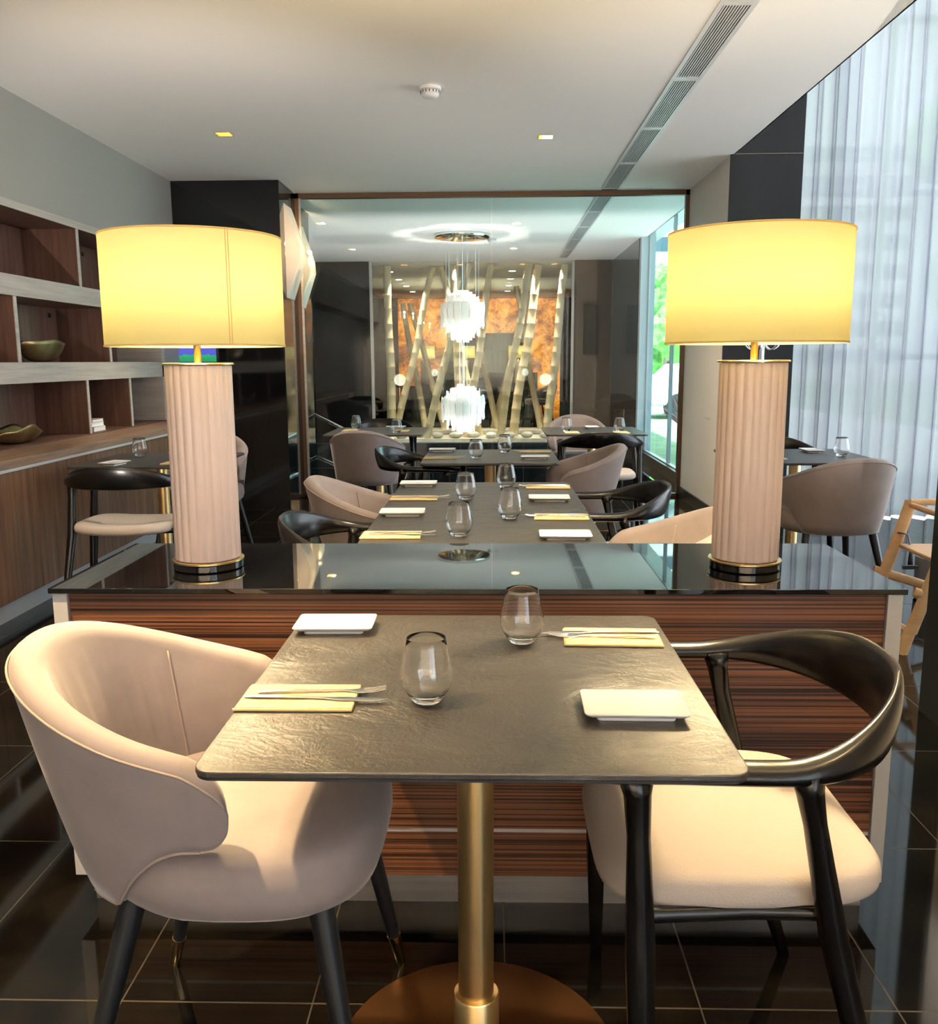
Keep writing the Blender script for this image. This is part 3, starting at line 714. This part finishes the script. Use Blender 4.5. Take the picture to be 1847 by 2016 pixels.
small([('g', -1.10, 7.24, 0, 'back left'), ('g', -.725, 6.80, 0, 'near right'), ('n', -.70, 6.95, 90, 'right'), ('n', -1.12, 7.05, 90, 'left'), ('p', -.78, 7.28, 0, 'far right')], 'the left table by the glass')
small([('g', .571, 6.90, 0, 'left'), ('g', .975, 6.88, 0, 'right'), ('p', .80, 7.20, 90, 'far middle'), ('n', .60, 6.76, 90, 'near left'), ('n', .97, 6.74, 90, 'near right')], 'the right table by the glass')
small([('g', -2.05, 5.15, 0, 'middle left'), ('p', -2.02, 4.72, 80, 'near left'), ('n', -1.72, 4.80, 90, 'near right')], 'the table by the shelving')
small([('g', 1.96, 5.06, 0, 'right'), ('p', 1.88, 5.30, 90, 'far right'), ('p', 1.52, 4.85, 90, 'near left')], 'the table by the curtain')
# ---------------------------------------------------------------- ceiling fittings
vt = thing('ceiling_vent', 'long white slotted air diffuser running down the ceiling', 'vent', (1.06, 0, ZC))
def vent_unit(y0, y1, parent):
    bm = B(-.084, y0, -.006, -.060, y1-.004, 0); box(bm, .060, y0, -.006, .084, y1-.004, 0); box(bm, -.060, y0, -.006, .060, y0+.03, 0); box(bm, -.060, y1-.034, -.006, .060, y1-.004, 0)
    for k in range(9): x = -.0555+.0128*k; box(bm, x, y0+.03, -.0055, x+.0062, y1-.034, 0)
    new('grille', bm, 'grille', parent)
y = 2.05
while y < 8.3: vent_unit(y, min(y+1.06, 8.48), vt); y += 1.06
new('shade_sheet', B(-.07, 2.05, -.0012, .07, 8.47, .0), 'slot_shade', vt)  # thin dark sheet paints shade between the grille bars
vt2 = thing('ceiling_vent', 'slotted air diffuser continuing beyond the glass partition', 'vent', (1.06, 0, ZC))
y = 8.60
while y < 13.5: vent_unit(y, y+1.06, vt2); y += 1.06
new('shade_sheet', B(-.07, 8.60, -.0012, .07, 13.9, .0), 'slot_shade', vt2)  # same painted shade behind the far grille bars
def downlight(x, y, lb, energy, aim=None, z=ZC, col=None):
    col = col or ((1, .82, .60) if y > 2 else (1, .70, .36))
    r = thing('downlight', lb, 'ceiling light', (x, y, z), 0, 'recessed square downlights')
    bm = bmesh.new()
    for a, b, c, d in ((-.052, -.052, .052, -.047), (-.052, .047, .052, .052), (-.052, -.047, -.047, .047), (.047, -.047, .052, .047)): box(bm, a, b, -.002, c, d, .09)
    box(bm, -.047, -.047, .082, .047, .047, .09)
    new('housing', bm, 'gold', r)
    lens = new('lens', L([(.030, .070), (.033, .075), (.033, .081)], 24), 'spot_glow', r)
    if energy:
        l = bpy.data.lights.new('spot', 'SPOT'); l.energy = energy; l.color = col; l.spot_size = D(75 if y > 2 else 40); l.spot_blend = .5 if y > 2 else .35; l.shadow_soft_size = .035
        o = bpy.data.objects.new('spot', l); COL.objects.link(o); o.location = (x, y, z+.05)
        if aim: o.rotation_euler = (Vector(aim)-o.location).to_track_quat('-Z', 'Y').to_euler()
DLX = [(-1.80, 6.32, 'square downlight in the ceiling over the left, in front of the black column', 60, None),
       (.37, 6.50, 'square downlight in the ceiling near the air diffuser', 110, (1.3, 7.3, .8)),
       (-1.80, 3.1, 'square downlight above the wooden cabinets', 70, (-2.35, 3.6, 1.2)),
       (.42, 3.2, 'square downlight above the middle table', 70, (.2, 3.1, .7)),
       (-1.35, 1.30, 'square downlight above the foreground velvet chair', SPOT_L, (-.72, 1.36, .6)),
       (1.22, 1.32, 'square downlight above the foreground black armchair', SPOT_R, (.68, 1.38, .6))]
for a in DLX: downlight(*a)
for x, y, lb, en, am in ((-1.92, 12.66, 'tiny downlight beyond the glass at the left of the far ceiling', 60, (-1.2, 14.8, .8)), (.28, 10.44, 'tiny downlight beyond the glass, just right of the steel canopy', 260, (-.3, 14.8, 1.0)),
                 (-1.9, 10.3, 'downlight beyond the glass behind the black column', 260, (-1.0, 14.8, 1.0)), (.3, 12.7, 'farthest downlight beyond the glass before the bamboo', 60, (.7, 14.8, .8))):
    downlight(x, y, lb, en, am)
def smoke(loc, lb):
    r = thing('smoke_detector', lb, 'smoke detector', loc, 0, 'smoke detectors')
    new('base', L([(.060, -.018), (.062, -.016), (.062, 0)], 32), 'plastic_white', r, smooth=True, auto=40)
    bm = L([(.02, -.058), (.034, -.056), (.046, -.048), (.050, -.036)], 32, cap=False)
    lathe(bm, [(.052, -.036), (.053, -.034), (.052, -.020)], 32, cap=False); lathe(bm, [(.001, -.0582), (.02, -.058)], 32, cap=False)
    new('cover', bm, 'plastic_white', r, smooth=True, auto=40)
    bm = bmesh.new()
    for k in range(16):
        a = 2*PI*k/16; c, s_ = math.cos(a), math.sin(a); tube(bm, [(.0525*c, .0525*s_, -.022), (.0525*c, .0525*s_, -.034)], .0028, 6)
    new('shade_slots', bm, 'slot_shade', r)  # dark bars paint shade where the cover would be open
smoke((-.345, 5.337, ZC), 'white round smoke detector on the ceiling in the middle')
smoke((0.0, 11.6, ZC), 'small smoke detector beyond the glass beside the steel canopy')
# ---------------------------------------------------------------- shelving wall on the left
sh = thing('wall_shelving', 'recessed wooden shelving with pale grey boards on the left wall', 'shelving', (-2.72, 0, 0))
Y0, Y1 = 3.0, 7.45
new('back_panel', B(-.39, Y0, .80, -.37, Y1, 2.2), 'shelf_back', sh)
for z0, z1 in ((1.668, 1.785), (1.172, 1.292), (2.155, 2.20)):
    o = new('shelf_board', B(-.37, Y0, z0, -.006, Y1, z1), 'shelf_back', sh); new('front_edge', B(-.0055, Y0, z0, .0, Y1, z1), 'board', o)
new('shelf_board', B(-.37, Y0, .775, 0, Y1, .812), 'shelf_back', sh)
for yy, za, zb in ((4.3, 1.786, 2.154), (6.04, 1.786, 2.154), (7.28, 1.786, 2.154), (3.9, 1.293, 1.667), (5.18, 1.293, 1.667), (6.44, 1.293, 1.667), (4.75, .813, 1.171), (6.03, .813, 1.171), (6.75, .813, 1.171), (3.6, .813, 1.171)):
    o = new('divider', B(-.37, yy-.016, za, -.010, yy+.016, zb), 'shelf_back', sh); new('front_edge', B(-.0095, yy-.016, za, -.004, yy+.016, zb), 'board', o)
new('end_post', B(-.37, Y1-.03, .813, 0.0, Y1+.04, 2.155), 'board', sh)
for yy in (5.0, 5.55, 6.3, 6.9):
    for z in (1.6, 1.1, 2.08): new('bracket', B(-.369, yy, z, -.362, yy+.03, z+.03), 'black_metal', sh)
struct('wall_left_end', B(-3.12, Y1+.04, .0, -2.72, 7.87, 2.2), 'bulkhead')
cb = thing('low_cabinet', 'row of brown wooden cabinets with thin pale gaps below the shelving', 'cabinet', (-2.42, 0, 0))
yy = 1.84
while yy < 7.4:
    new('door', B(-.02, yy+.003, .10, 0, min(yy+.697, 7.5), .748), 'cab_wood', cb, bevel=.0015)
    yy += .70
new('carcass', B(-.30, 1.2, .10, -.022, 7.5, .748), 'silver_paint', cb)
new('plinth', B(-.28, 1.2, 0, -.03, 7.5, .099), 'silver_paint', cb)
new('glass_strip', B(-.29, 1.2, .749, .004, 7.5, .764), 'silver_paint', cb)
new('ledge', B(-.298, 1.2, .765, .0, 7.5, .806), 'ledge', cb, bevel=.002)
# objects on the shelves
def bowl_mesh(lx, ly, h, wave, th=.006, seed=1):
    bm = bmesh.new(); NA, NR = 48, 10; out = []
    for side in (0, 1):
        rings = []
        for j in range(NR+1):
            f = (j/NR); rr = []
            for i in range(NA):
                a = 2*PI*i/NA; lip = (1+wave*math.cos(2*a+.4)+wave*.4*math.cos(5*a))
                x = lx*math.cos(a)*(.18+.82*f**.75); y = ly*math.sin(a)*(.18+.82*f**.75)
                z = h*(f**1.9)*lip + (th if side else 0)*(1-.6*f)
                rr.append(bm.verts.new((x*(1-.02*side), y*(1-.02*side), z+.001)))
            rings.append(rr)
        for a, b in zip(rings, rings[1:]):
            for i in range(NA): bm.faces.new((a[i], a[(i+1) % NA], b[(i+1) % NA], b[i]))
        bm.faces.new(rings[0]); out.append(rings[-1])
    for i in range(NA): bm.faces.new((out[0][i], out[0][(i+1) % NA], out[1][(i+1) % NA], out[1][i]))
    return bm
tag(new('brass_bowl', bowl_mesh(.10, .27, .125, .08), 'bronze_bowl', smooth=True, loc=(-2.88, 5.74, 1.293)), 'deep boat-shaped brass bowl on the middle shelf', 'bowl')
tag(new('wavy_dish', bowl_mesh(.10, .24, .075, .35), 'bronze_bowl', smooth=True, loc=(-2.86, 5.33, .813)), 'shallow wavy-edged brass dish on the lowest shelf', 'dish')
def book(loc, w, d, h, rz, cover, lb):
    r = thing('book', lb, 'book', loc, rz, 'books on the lowest shelf')
    new('pages', B(-w/2+.003, -d/2+.003, .002, w/2-.002, d/2-.003, h-.002), 'paper', r)
    bm = B(-w/2, -d/2, 0, w/2, d/2, .002); box(bm, -w/2, -d/2, h-.002, w/2, d/2, h); box(bm, -w/2, -d/2, .002, -w/2+.002, d/2, h-.002); new('cover', bm, cover, r)
book((-2.84, 6.25, .813), .16, .20, .034, .02, 'board', 'lowest of the three pale books stacked on the lowest shelf')
book((-2.845, 6.245, .8475), .15, .19, .030, -.03, 'plastic_white', 'middle book of the pale stack on the lowest shelf')
book((-2.84, 6.25, .878), .14, .19, .020, .04, 'piping', 'top brown-covered book of the pale stack on the lowest shelf')
# glowing screen on the black column, stands in for a TV reflection
tv = thing('tv_reflection', 'small TV reflection with a green football pitch, made as a screen on the black column behind the left lamp', 'tv_reflection', (-2.55, 7.85, 1.45))
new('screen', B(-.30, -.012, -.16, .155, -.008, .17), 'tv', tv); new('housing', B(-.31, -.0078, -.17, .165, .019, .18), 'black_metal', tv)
# wall sconces by the glass
def sconce(loc, lb):
    r = thing('wall_sconce', lb, 'wall light', loc, 0, 'faceted wall lights')
    bm = bmesh.new(); outl = [(.004, .40), (.115, .06), (.122, -.06), (.004, -.40)]
    for y0, y1 in ((-.15, .15),):
        a = [bm.verts.new((x, y0, z)) for x, z in outl]; b = [bm.verts.new((x, y1, z)) for x, z in outl]
        for i in range(3): bm.faces.new((a[i], a[i+1], b[i+1], b[i]))
        bm.faces.new(a)
    o = new('shell', bm, 'sconce', r); m_ = o.modifiers.new('t', 'SOLIDIFY'); m_.thickness = .004
    new('mount', B(.001, -.05, -.12, .012, .05, .12), 'silver_paint', r)
    new('bulb', L([(.005, -.05), (.015, -.03), (.018, 0), (.012, .03), (.003, .04)], 16), 'bulb', r, smooth=True, loc=(.05, 0, 0))
    l = bpy.data.lights.new('sconce_light', 'POINT'); l.energy = 9; l.color = (1, .78, .48); l.shadow_soft_size = .02
    q = bpy.data.objects.new('sconce_light', l); COL.objects.link(q); q.location = (loc[0]+.05, loc[1], loc[2]+.08)
sconce((-1.80, 8.18, 2.24), 'white faceted wall light on the side of the black column')
struct('wall_far_stub', B(-2.9, 8.56, 0, -1.90, 9.6, 2.8), 'granite')
sconce((-1.90, 9.15, 2.22), 'second white faceted wall light seen through the glass')
# stair rails beyond the glass
def rail(p0, p1, lb):
    d = (Vector(p1)-Vector(p0)); r = thing('handrail', lb, 'handrail', p0, 0, 'stair handrails')
    new('bar', T([(0, 0, 0), d], .018, 12), 'steel', r, smooth=True)
    for f in (.12, .88): p = d*f; new('bracket', T([p, p+Vector((-.10, 0, -.05))], .008, 8), 'steel', r)
rail((-1.98, 9.62, .76), (-1.30, 9.62, .42), 'upper steel stair rail beyond the glass at the left')
rail((-1.98, 9.66, .30), (-1.20, 9.66, -.05), 'lower steel stair rail beyond the glass at the left')
# ---------------------------------------------------------------- chandelier beyond the glass
ch = thing('chandelier', 'two shining spheres of frosted glass strips hung from a round steel canopy', 'chandelier', (-.36, 11.3, 0))
new('canopy', L([(.30, 2.755), (.335, 2.76), (.34, 2.775), (.335, 2.799)], 64), 'chrome', ch, smooth=True, auto=40)
bm = bmesh.new()
for k in range(10):
    a = 2*PI*k/10; tube(bm, [(.2*math.cos(a), .2*math.sin(a), 2.756), (.2*math.cos(a), .2*math.sin(a), 2.05)], .0007, 5)
tube(bm, [(0, 0, 2.756), (0, 0, .7)], .003, 6)
for k in range(5): a = 2*PI*k/5; tube(bm, [(.05*math.cos(a), .05*math.sin(a), 1.6), (.05*math.cos(a), .05*math.sin(a), .95)], .0015, 5)
new('wire', bm, 'steel', ch)
for zc in (1.835, .70):
    gb = new('globe', L([(.01, -.05), (.035, -.035), (.05, 0), (.035, .035), (.01, .05)], 24), 'white_glow', ch, smooth=True, loc=(0, 0, zc))
    sk = 0
    for rr, cnt in ((.265, 18), (.205, 14), (.14, 11), (.07, 6)):
        H_ = math.sqrt(max(0, .305**2-rr*rr))
        for k in range(cnt):
            a = 2*PI*(k+.5*(cnt % 2))/cnt + random.uniform(-.05, .05); h = H_*random.uniform(.9, 1.08); w = .052
            c, s_ = math.cos(a), math.sin(a); off = random.uniform(-.03, .03) if rr > .2 else -.01
            segs = 1 if rr < .1 else 2
            bm = bmesh.new()
            pts = [(rr*c, rr*s_, off+h), (rr*1.03*c, rr*1.03*s_, off+h*.4), (rr*.99*c, rr*.99*s_, off-h*.3), (rr*1.02*c, rr*1.02*s_, off-h)]
            tube(bm, pts, [(w*.8, .004), (w, .006), (w, .006), (w*.6, .004)], 8, up=Vector((c, s_, 0.01)))
            new('glass_strip', bm, 'shard', gb, smooth=True)
    pl = bpy.data.lights.new('chandelier_light', 'POINT'); pl.energy = 700; pl.color = (1, .93, .84); pl.shadow_soft_size = .06
    q = bpy.data.objects.new('chandelier_light', pl); COL.objects.link(q); q.location = (-.36, 11.3, zc+.0)
# ---------------------------------------------------------------- bamboo display
dc = thing('bamboo_display', 'tall glass display front with slim silver uprights before the bamboo', 'glass display', (0, 14.25, 0))
for x in (-1.875, 1.255): new('upright', B(x-.02, -.03, 0, x+.02, .03, 2.8), 'silver_paint', dc)
new('glass_pane', B(-1.855, -.004, .02, 1.235, .004, 2.79), 'display_pane', dc)
new('sill', B(-1.9, -.055, 0.001, 1.28, .055, .02), 'silver_paint', dc)
gr = new('gravel_bed', None or (lambda: (lambda bm: (box(bm, -1.85, 14.31, .001, 1.23, 15.1, .055), bm)[1])(bmesh.new()))(), 'pebble'); tag(gr, 'bed of small pale gravel under the front row of bamboo', 'gravel'); gr['kind'] = 'stuff'
gr = new('gravel_bed', B(-1.55, 16.1, .001, 1.0, 16.8, .05), 'pebble'); tag(gr, 'bed of pale gravel under the rear row of bamboo', 'gravel'); gr['kind'] = 'stuff'
new_back = thing('bamboo_display', 'rear glass pane of the bamboo display', 'glass display', (0, 16.95, 0))
new('glass_pane', B(-2.60, -.004, .02, 1.98, .004, 2.79), 'display_pane', new_back); new('sill', B(-2.6, -.03, .001, 1.98, .03, .02), 'black_metal', new_back)
ico = bmesh.new(); bmesh.ops.create_icosphere(ico, subdivisions=2, radius=.09)
for v in ico.verts: v.co.z *= .6; v.co.x *= 1.25; v.co *= 1+random.uniform(-.05, .05)
peb = Stock(tag(new('river_stone', ico, 'pebble', smooth=True), '', 'stone'))
names = ['leftmost', 'second from the left', 'third from the left', 'fourth from the left', 'fifth from the left', 'sixth from the left', 'seventh from the left', 'eighth from the left', 'ninth from the left', 'tenth from the left', 'rightmost']
for k in range(11):
    q = peb.put((-1.75+.29*k, 14.5+random.uniform(-.08, .12), .10), random.uniform(0, 6), f'pale rounded stone at the foot of the bamboo, {names[k]}', 'stones at the foot of the bamboo')
def stalk(top, bot, r, lb):
    bm = bmesh.new(); top = Vector(top); bot = Vector(bot); n = 13; pts, rad = [], []
    ax = Vector((random.uniform(-1, 1), random.uniform(-.3, .3), 0))
    for k in range(n):
        f = k/(n-1); p = bot.lerp(top, f) + ax*.018*math.sin(f*9+top.x*3)
        for dz, m_ in ((-.02, 1), (-.006, 1.09), (.006, 1.09), (.02, 1)):
            g = f+dz/3 if 0 < k < n-1 else f+dz*.01
            pts.append(bot.lerp(top, g) + ax*.018*math.sin(g*9+top.x*3)); rad.append(r*m_*(1-.18*f))
    tube(bm, pts, rad, 16)
    o = new('bamboo_stalk', bm, 'bamboo', smooth=True, auto=50)
    tag(o, lb, 'bamboo', 'dried bamboo stalks')
FY = 14.75
for (tx, tz), (bx, bz), r, dy, lb in (
    ((-1.68, 2.79), (-1.64, .05), .075, 0, 'thick upright bamboo stalk at the left edge of the display'),
    ((-.95, 2.78), (-1.60, .06), .060, .18, 'bamboo stalk leaning right from the foot of the leftmost one'),
    ((-.82, 2.79), (-.20, .06), .060, .24, 'bamboo stalk passing behind the shining spheres, leaning left at the top'),
    ((-.63, 2.79), (-.50, .06), .062, .04, 'nearly upright bamboo stalk right behind the shining spheres'),
    ((.0, 2.79), (-.42, .06), .062, -.12, 'bamboo stalk just right of the spheres along the pane joint'),
    ((.60, 2.78), (.12, .05), .066, -.12, 'left one of the crossing bamboo pair at the right'),
    ((.76, 2.79), (.34, .05), .075, .05, 'thick right one of the crossing bamboo pair'),
    ((1.17, 2.79), (.90, .05), .072, 0, 'thick bamboo stalk at the right edge of the display'),
    ((-.35, 2.79), (-1.06, .05), .062, -.28, 'bamboo stalk leaning far left at its foot, left of the spheres')):
    stalk((tx, FY+dy, tz), (bx, FY+dy, bz), r, lb)
for (tx, tz), (bx, bz), lb in (
    ((-1.45, 2.3), (-.85, .05), 'thin rear bamboo stalk crossing low behind the left side'), ((-1.60, 2.3), (-1.20, .05), 'thin rear bamboo stalk beside the far white lamp'),
    ((.45, 2.6), (.88, .05), 'thin rear bamboo stalk at the right, splayed outwards'), ((-.40, 2.4), (.10, .05), 'thin rear bamboo stalk in the middle leaning left'), ((.70, 2.5), (.02, .05), 'thin rear bamboo stalk in the middle leaning right')):
    BY = 16.25+.12*[-1.45, -1.60, .45, -.40, .70].index(tx); stalk((tx, BY, tz), (bx, BY, bz), .058, lb)
# far room: screen on the taupe panel, lamps, counter, signs, ceiling spots
o = new('wall_screen', B(1.42, 14.15, 1.38, 1.62, 14.195, 2.12), 'black_metal'); tag(o, 'dark slim screen on the taupe wall panel beyond the glass', 'screen')
for x, y, lb in ((-1.35, 18.2, 'bright white table lamp far behind the bamboo at the left'), (.55, 18.8, 'white table lamp far behind the bamboo at the right'),
                 (-.55, 18.8, 'white table lamp far behind the shining spheres')):
    lamp.put((x, y, .80), 0, lb, 'lamps in the far room')
    l = bpy.data.lights.new('far_lamp_light', 'POINT'); l.energy = 22; l.color = (1, .80, .50); l.shadow_soft_size = .04
    q = bpy.data.objects.new('far_lamp_light', l); COL.objects.link(q); q.location = (x, y, 1.42)
def sideboard(loc, w, lb):
    r = thing('sideboard', lb, 'sideboard', loc, 0)
    new('top', B(-w/2, -.25, .77, w/2, .25, .80), 'black_glass', r); new('body', B(-w/2+.02, -.23, .08, w/2-.02, .23, .769), 'granite', r)
    new('plinth', B(-w/2+.05, -.2, 0, w/2-.05, .2, .079), 'silver_paint', r)
sideboard((-1.35, 18.2, 0), 1.0, 'dark sideboard under the far white lamp at the left')
sideboard((0, 18.8, 0), 1.7, 'dark sideboard under the two far lamps behind the bamboo')
fr_ = thing('wall_niche', 'dark bar niche set in the amber onyx wall', 'niche', (-.2, 22.38, 0))
new('surround', B(-.9, -.02, .9, 1.0, .015, 1.95), 'shelf_back', fr_); new('shelf', B(-.9, -.30, 1.55, 1.0, -.021, 1.60), 'frame', fr_); new('counter', B(-1.2, -.6, 0, 1.3, -.31, 1.0), 'granite', fr_)
for x, z, mt_, lb in ((1.19, 1.74, 'exit_red', 'small red sign beside the right bamboo stalk'), (1.19, 1.62, 'paper', 'small white sign under the red one')):
    if mt_ == 'exit_red' and 'exit_red' not in MT: MT['exit_red'] = mat('red_sign', (.75, .08, .10), .5)
    o = new('wall_sign', B(x+.90, 22.30, z+.35, x+1.05, 22.31, z+.49), mt_); tag(o, lb, 'sign')
for k in range(8):
    i, s_ = divmod(k, 2)
    r = thing('ceiling_spotlight', ['round ceiling spotlight at the left of the far room, ', 'round ceiling spotlight at the right of the far room, '][s_]+['nearest the bamboo', 'second from the bamboo', 'third from the bamboo', 'farthest from the bamboo'][i], 'ceiling light', ([-1.75, .35][s_], 15.8+1.5*i, 2.8), 0, 'round spotlights of the far room')
    new('rim', L([(.06, -.006), (.075, -.005), (.075, 0)], 24), 'plastic_white', r); new('lens', L([(.055, -.0085), (.055, -.0065)], 24), 'white_glow', r)
for k, x in enumerate((-1.4, -.5, .5, 1.0)):  # downlights added to brighten the bamboo
    downlight(x, 14.75, ['added square downlight over the leftmost bamboo', 'added square downlight over the bamboo behind the shining spheres', 'added square downlight over the crossing bamboo', 'added square downlight over the rightmost bamboo'][k], 110, (x, 14.9, 0), z=ZC)
# chairs glimpsed in the far room
V.put((.95, 17.9, 0), D(200), 'velvet chair glimpsed in the far room behind the right bamboo', GV)
A_.put((-.4, 17.6, 0), D(-60), 'black armchair glimpsed in the far room behind the bamboo', GA)
# ---------------------------------------------------------------- coat stand, high chair, planter by the curtain
cs = thing('coat_stand', 'chrome coat stand with curled hooks behind the right lamp', 'coat stand', (1.90, 6.45, 0))
new('pole', T([(0, 0, .02), (0, 0, 1.50)], .019, 20), 'chrome', cs, smooth=True)
new('base', L([(.17, 0), (.175, .006), (.15, .014), (.03, .022)], 40), 'chrome', cs, smooth=True, auto=40)
for k in range(6):
    a = 2*PI*k/6+.1; c, s_ = math.cos(a), math.sin(a)
    pts = [((.018+.055*(1-math.cos(q)))*c, (.018+.055*(1-math.cos(q)))*s_, 1.42-.065*math.sin(q)) for q in [PI*j/12*1.15 for j in range(13)]]
    new('hook', T(pts, .006, 8), 'chrome', cs, smooth=True)
hc = thing('high_chair', 'beech wooden high chair with a dark strap at the right edge', 'high chair', (2.14, 4.05, 0), D(0))
def bar(name, p, w=(.010, .022), up=Vector((0, 1, 0)), mt='beech'):
    return new(name, T(p, w, 12, up=up), mt, hc, smooth=True, auto=60)
for s in (0, 1):
    y_ = -.21+.42*s; zt = .62
    bar('side_post', [(-.30, y_, .10), (-.20, y_, .42), (-.145, y_, zt)], (.030, .012))
    bar('leg', [(.26, y_, .0), (.20, y_, .36), (.165, y_, zt)], (.024, .012))
    bar('leg', [(-.335, y_, 0), (-.30, y_, .12)], (.029, .012))
bar('top_rail', [(-.145, -.21, .60), (-.145, .21, .60)], (.014, .014)); bar('arm_rest', [(-.15, -.21, .615), (.17, -.21, .615)], (.016, .012)); bar('arm_rest', [(-.15, .21, .615), (.17, .21, .615)], (.016, .012))
bar('stretcher', [(-.30, -.21, .285), (.24, -.21, .12)], (.022, .010)); bar('stretcher', [(-.30, .21, .285), (.24, .21, .12)], (.022, .010))
bar('stretcher', [(-.30, -.21, .10), (-.30, .21, .10)], (.014, .016))
new('seat', B(-.20, -.19, .40, .15, .19, .418), 'beech', hc, bevel=.006)
new('strap', T([(-.205, .195, .47), (-.165, .175, .465), (-.15, .165, .40), (-.15, .160, .32)], (.014, .003), 8), 'strap', hc, smooth=True)
new('buckle', B(-.185, .150, .300, -.115, .168, .317), 'black_metal', hc)
pt_ = thing('planter', 'grey round planter on the floor at the right edge behind the high chair', 'planter', (2.40, 4.75, 0))
new('pot', L([(.10, 0), (.115, .01), (.12, .24), (.112, .245), (.11, .20)], 36), 'mesh_grey', pt_, smooth=True, auto=40); new('soil', L([(.108, .205), (.05, .215)], 30), 'bark', pt_)
# menu card standing beyond the glass is only a reflection; left to the glossy panels
# ---------------------------------------------------------------- outside the windows
struct('ground_outside', B(2.6, 10.5, -.35, 60, 60, -.25), 'grass')
struct('terrace_outside', B(-12, -30, -.40, 60, 10.5, -.26), 'pavement')
struct('pavement_outside', B(4.9, -6, -.25, 9.5, 40, -.22), 'pavement')
def tree(x, y, h, rr, lb, seed):
    random.seed(seed); r = thing('tree', lb, 'tree', (x, y, -.25), 0, 'trees outside the window')
    new('trunk', T([(0, 0, 0), (.05, .02, h*.35), (0, 0, h*.7)], [.16, .12, .07], 10), 'bark', r, smooth=True)
    bm = bmesh.new()
    for k in range(26):
        a, q = random.uniform(0, 6.28), random.uniform(.1, 1)**.5*rr
        bmesh.ops.create_icosphere(bm, subdivisions=2, radius=rr*random.uniform(.25, .42), matrix=Matrix.Translation((q*math.cos(a), q*math.sin(a), h*.72+random.uniform(-.28, .42)*rr*1.6)))
    for v in bm.verts: v.co += Vector((random.uniform(-1, 1), random.uniform(-1, 1), random.uniform(-1, 1)))*.09
    new('crown', bm, 'leaf', r)
tree(5.9, 31, 3.2, 1.5, 'leafy green tree outside, seen through the far right window', 1)
tree(9.4, 44, 5.2, 2.2, 'larger green tree farther outside the far right window', 2)
tree(10, 16, 5.5, 2.4, 'green tree outside the curtained window', 3)
tree(8.6, 38.5, 4.2, 1.4, 'slim green tree outside close to the far right window', 4)
def car(x, y, rz, lb):
    r = thing('car', lb, 'car', (x, y, -.25), rz, 'parked cars outside')
    bm = bmesh.new(); side = [(-2.1, .35), (-2.15, .75), (-1.75, .92), (-1.0, 1.0), (-.45, 1.42), (.85, 1.45), (1.6, 1.02), (2.1, .92), (2.15, .4)]
    a = [bm.verts.new((px, -.85, pz)) for px, pz in side]; b = [bm.verts.new((px, .85, pz)) for px, pz in side]
    bm.faces.new(a[::-1]); bm.faces.new(b)
    for i in range(len(side)): j = (i+1) % len(side); bm.faces.new((a[i], a[j], b[j], b[i]))
    new('body', bm, 'car_white', r, bevel=.08)
    bm = bmesh.new(); g_ = [(-.85, 1.03), (-.42, 1.34), (.78, 1.36), (1.3, 1.05)]
    for ys in (-.862, .858):
        p = [bm.verts.new((px, ys, pz)) for px, pz in g_]; q = [bm.verts.new((px, ys+.004, pz)) for px, pz in g_]
        bm.faces.new(p); bm.faces.new(q)
        for i in range(4): bm.faces.new((p[i], p[(i+1) % 4], q[(i+1) % 4], q[i]))
    new('window', bm, 'car_glass', r)
    for wx in (-1.35, 1.35):
        for wy in (-.80, .80): new('wheel', T([(wx, wy-.1, .33), (wx, wy+.1, .33)], .33, 20), 'rubber', r)
car(5.6, 25, .5, 'pale parked car outside, nearer one through the far right window'); car(7.6, 36, .6, 'pale parked car outside, farther one behind the nearer car')
cd = thing('spiky_plant', 'red spiky-leaved plant in a low bed outside the far right window', 'plant', (3.02, 14.0, -.10))
bm = bmesh.new()
for k in range(46):
    a = random.uniform(0, 6.28); e = random.uniform(.2, 1.35); Lh = random.uniform(.5, .75)
    tip = Vector((math.cos(a)*math.sin(e), math.sin(a)*math.sin(e), math.cos(e)))*Lh
    tube(bm, [(0, 0, .3), Vector((0, 0, .3))+tip*.5+Vector((0, 0, .04)), Vector((0, 0, .3))+tip], [(.012, .003), (.022, .003), (.002, .001)], 6)
new('leaves', bm, 'cordyline', cd); new('stem', T([(0, 0, 0), (0, 0, .36)], .04, 10), 'bark', cd)
bl = thing('building', 'pale office building across the street outside', 'building', (13, 60, -.25))
bm = B(-10, 0, 0, 14, 8, 15); new('facade', bm, 'pavement', bl)
for k in range(8): new('window', B(-9.6, -.05, 1.2+1.8*k, 13.6, -.01, 2.1+1.8*k), 'car_glass', bl)
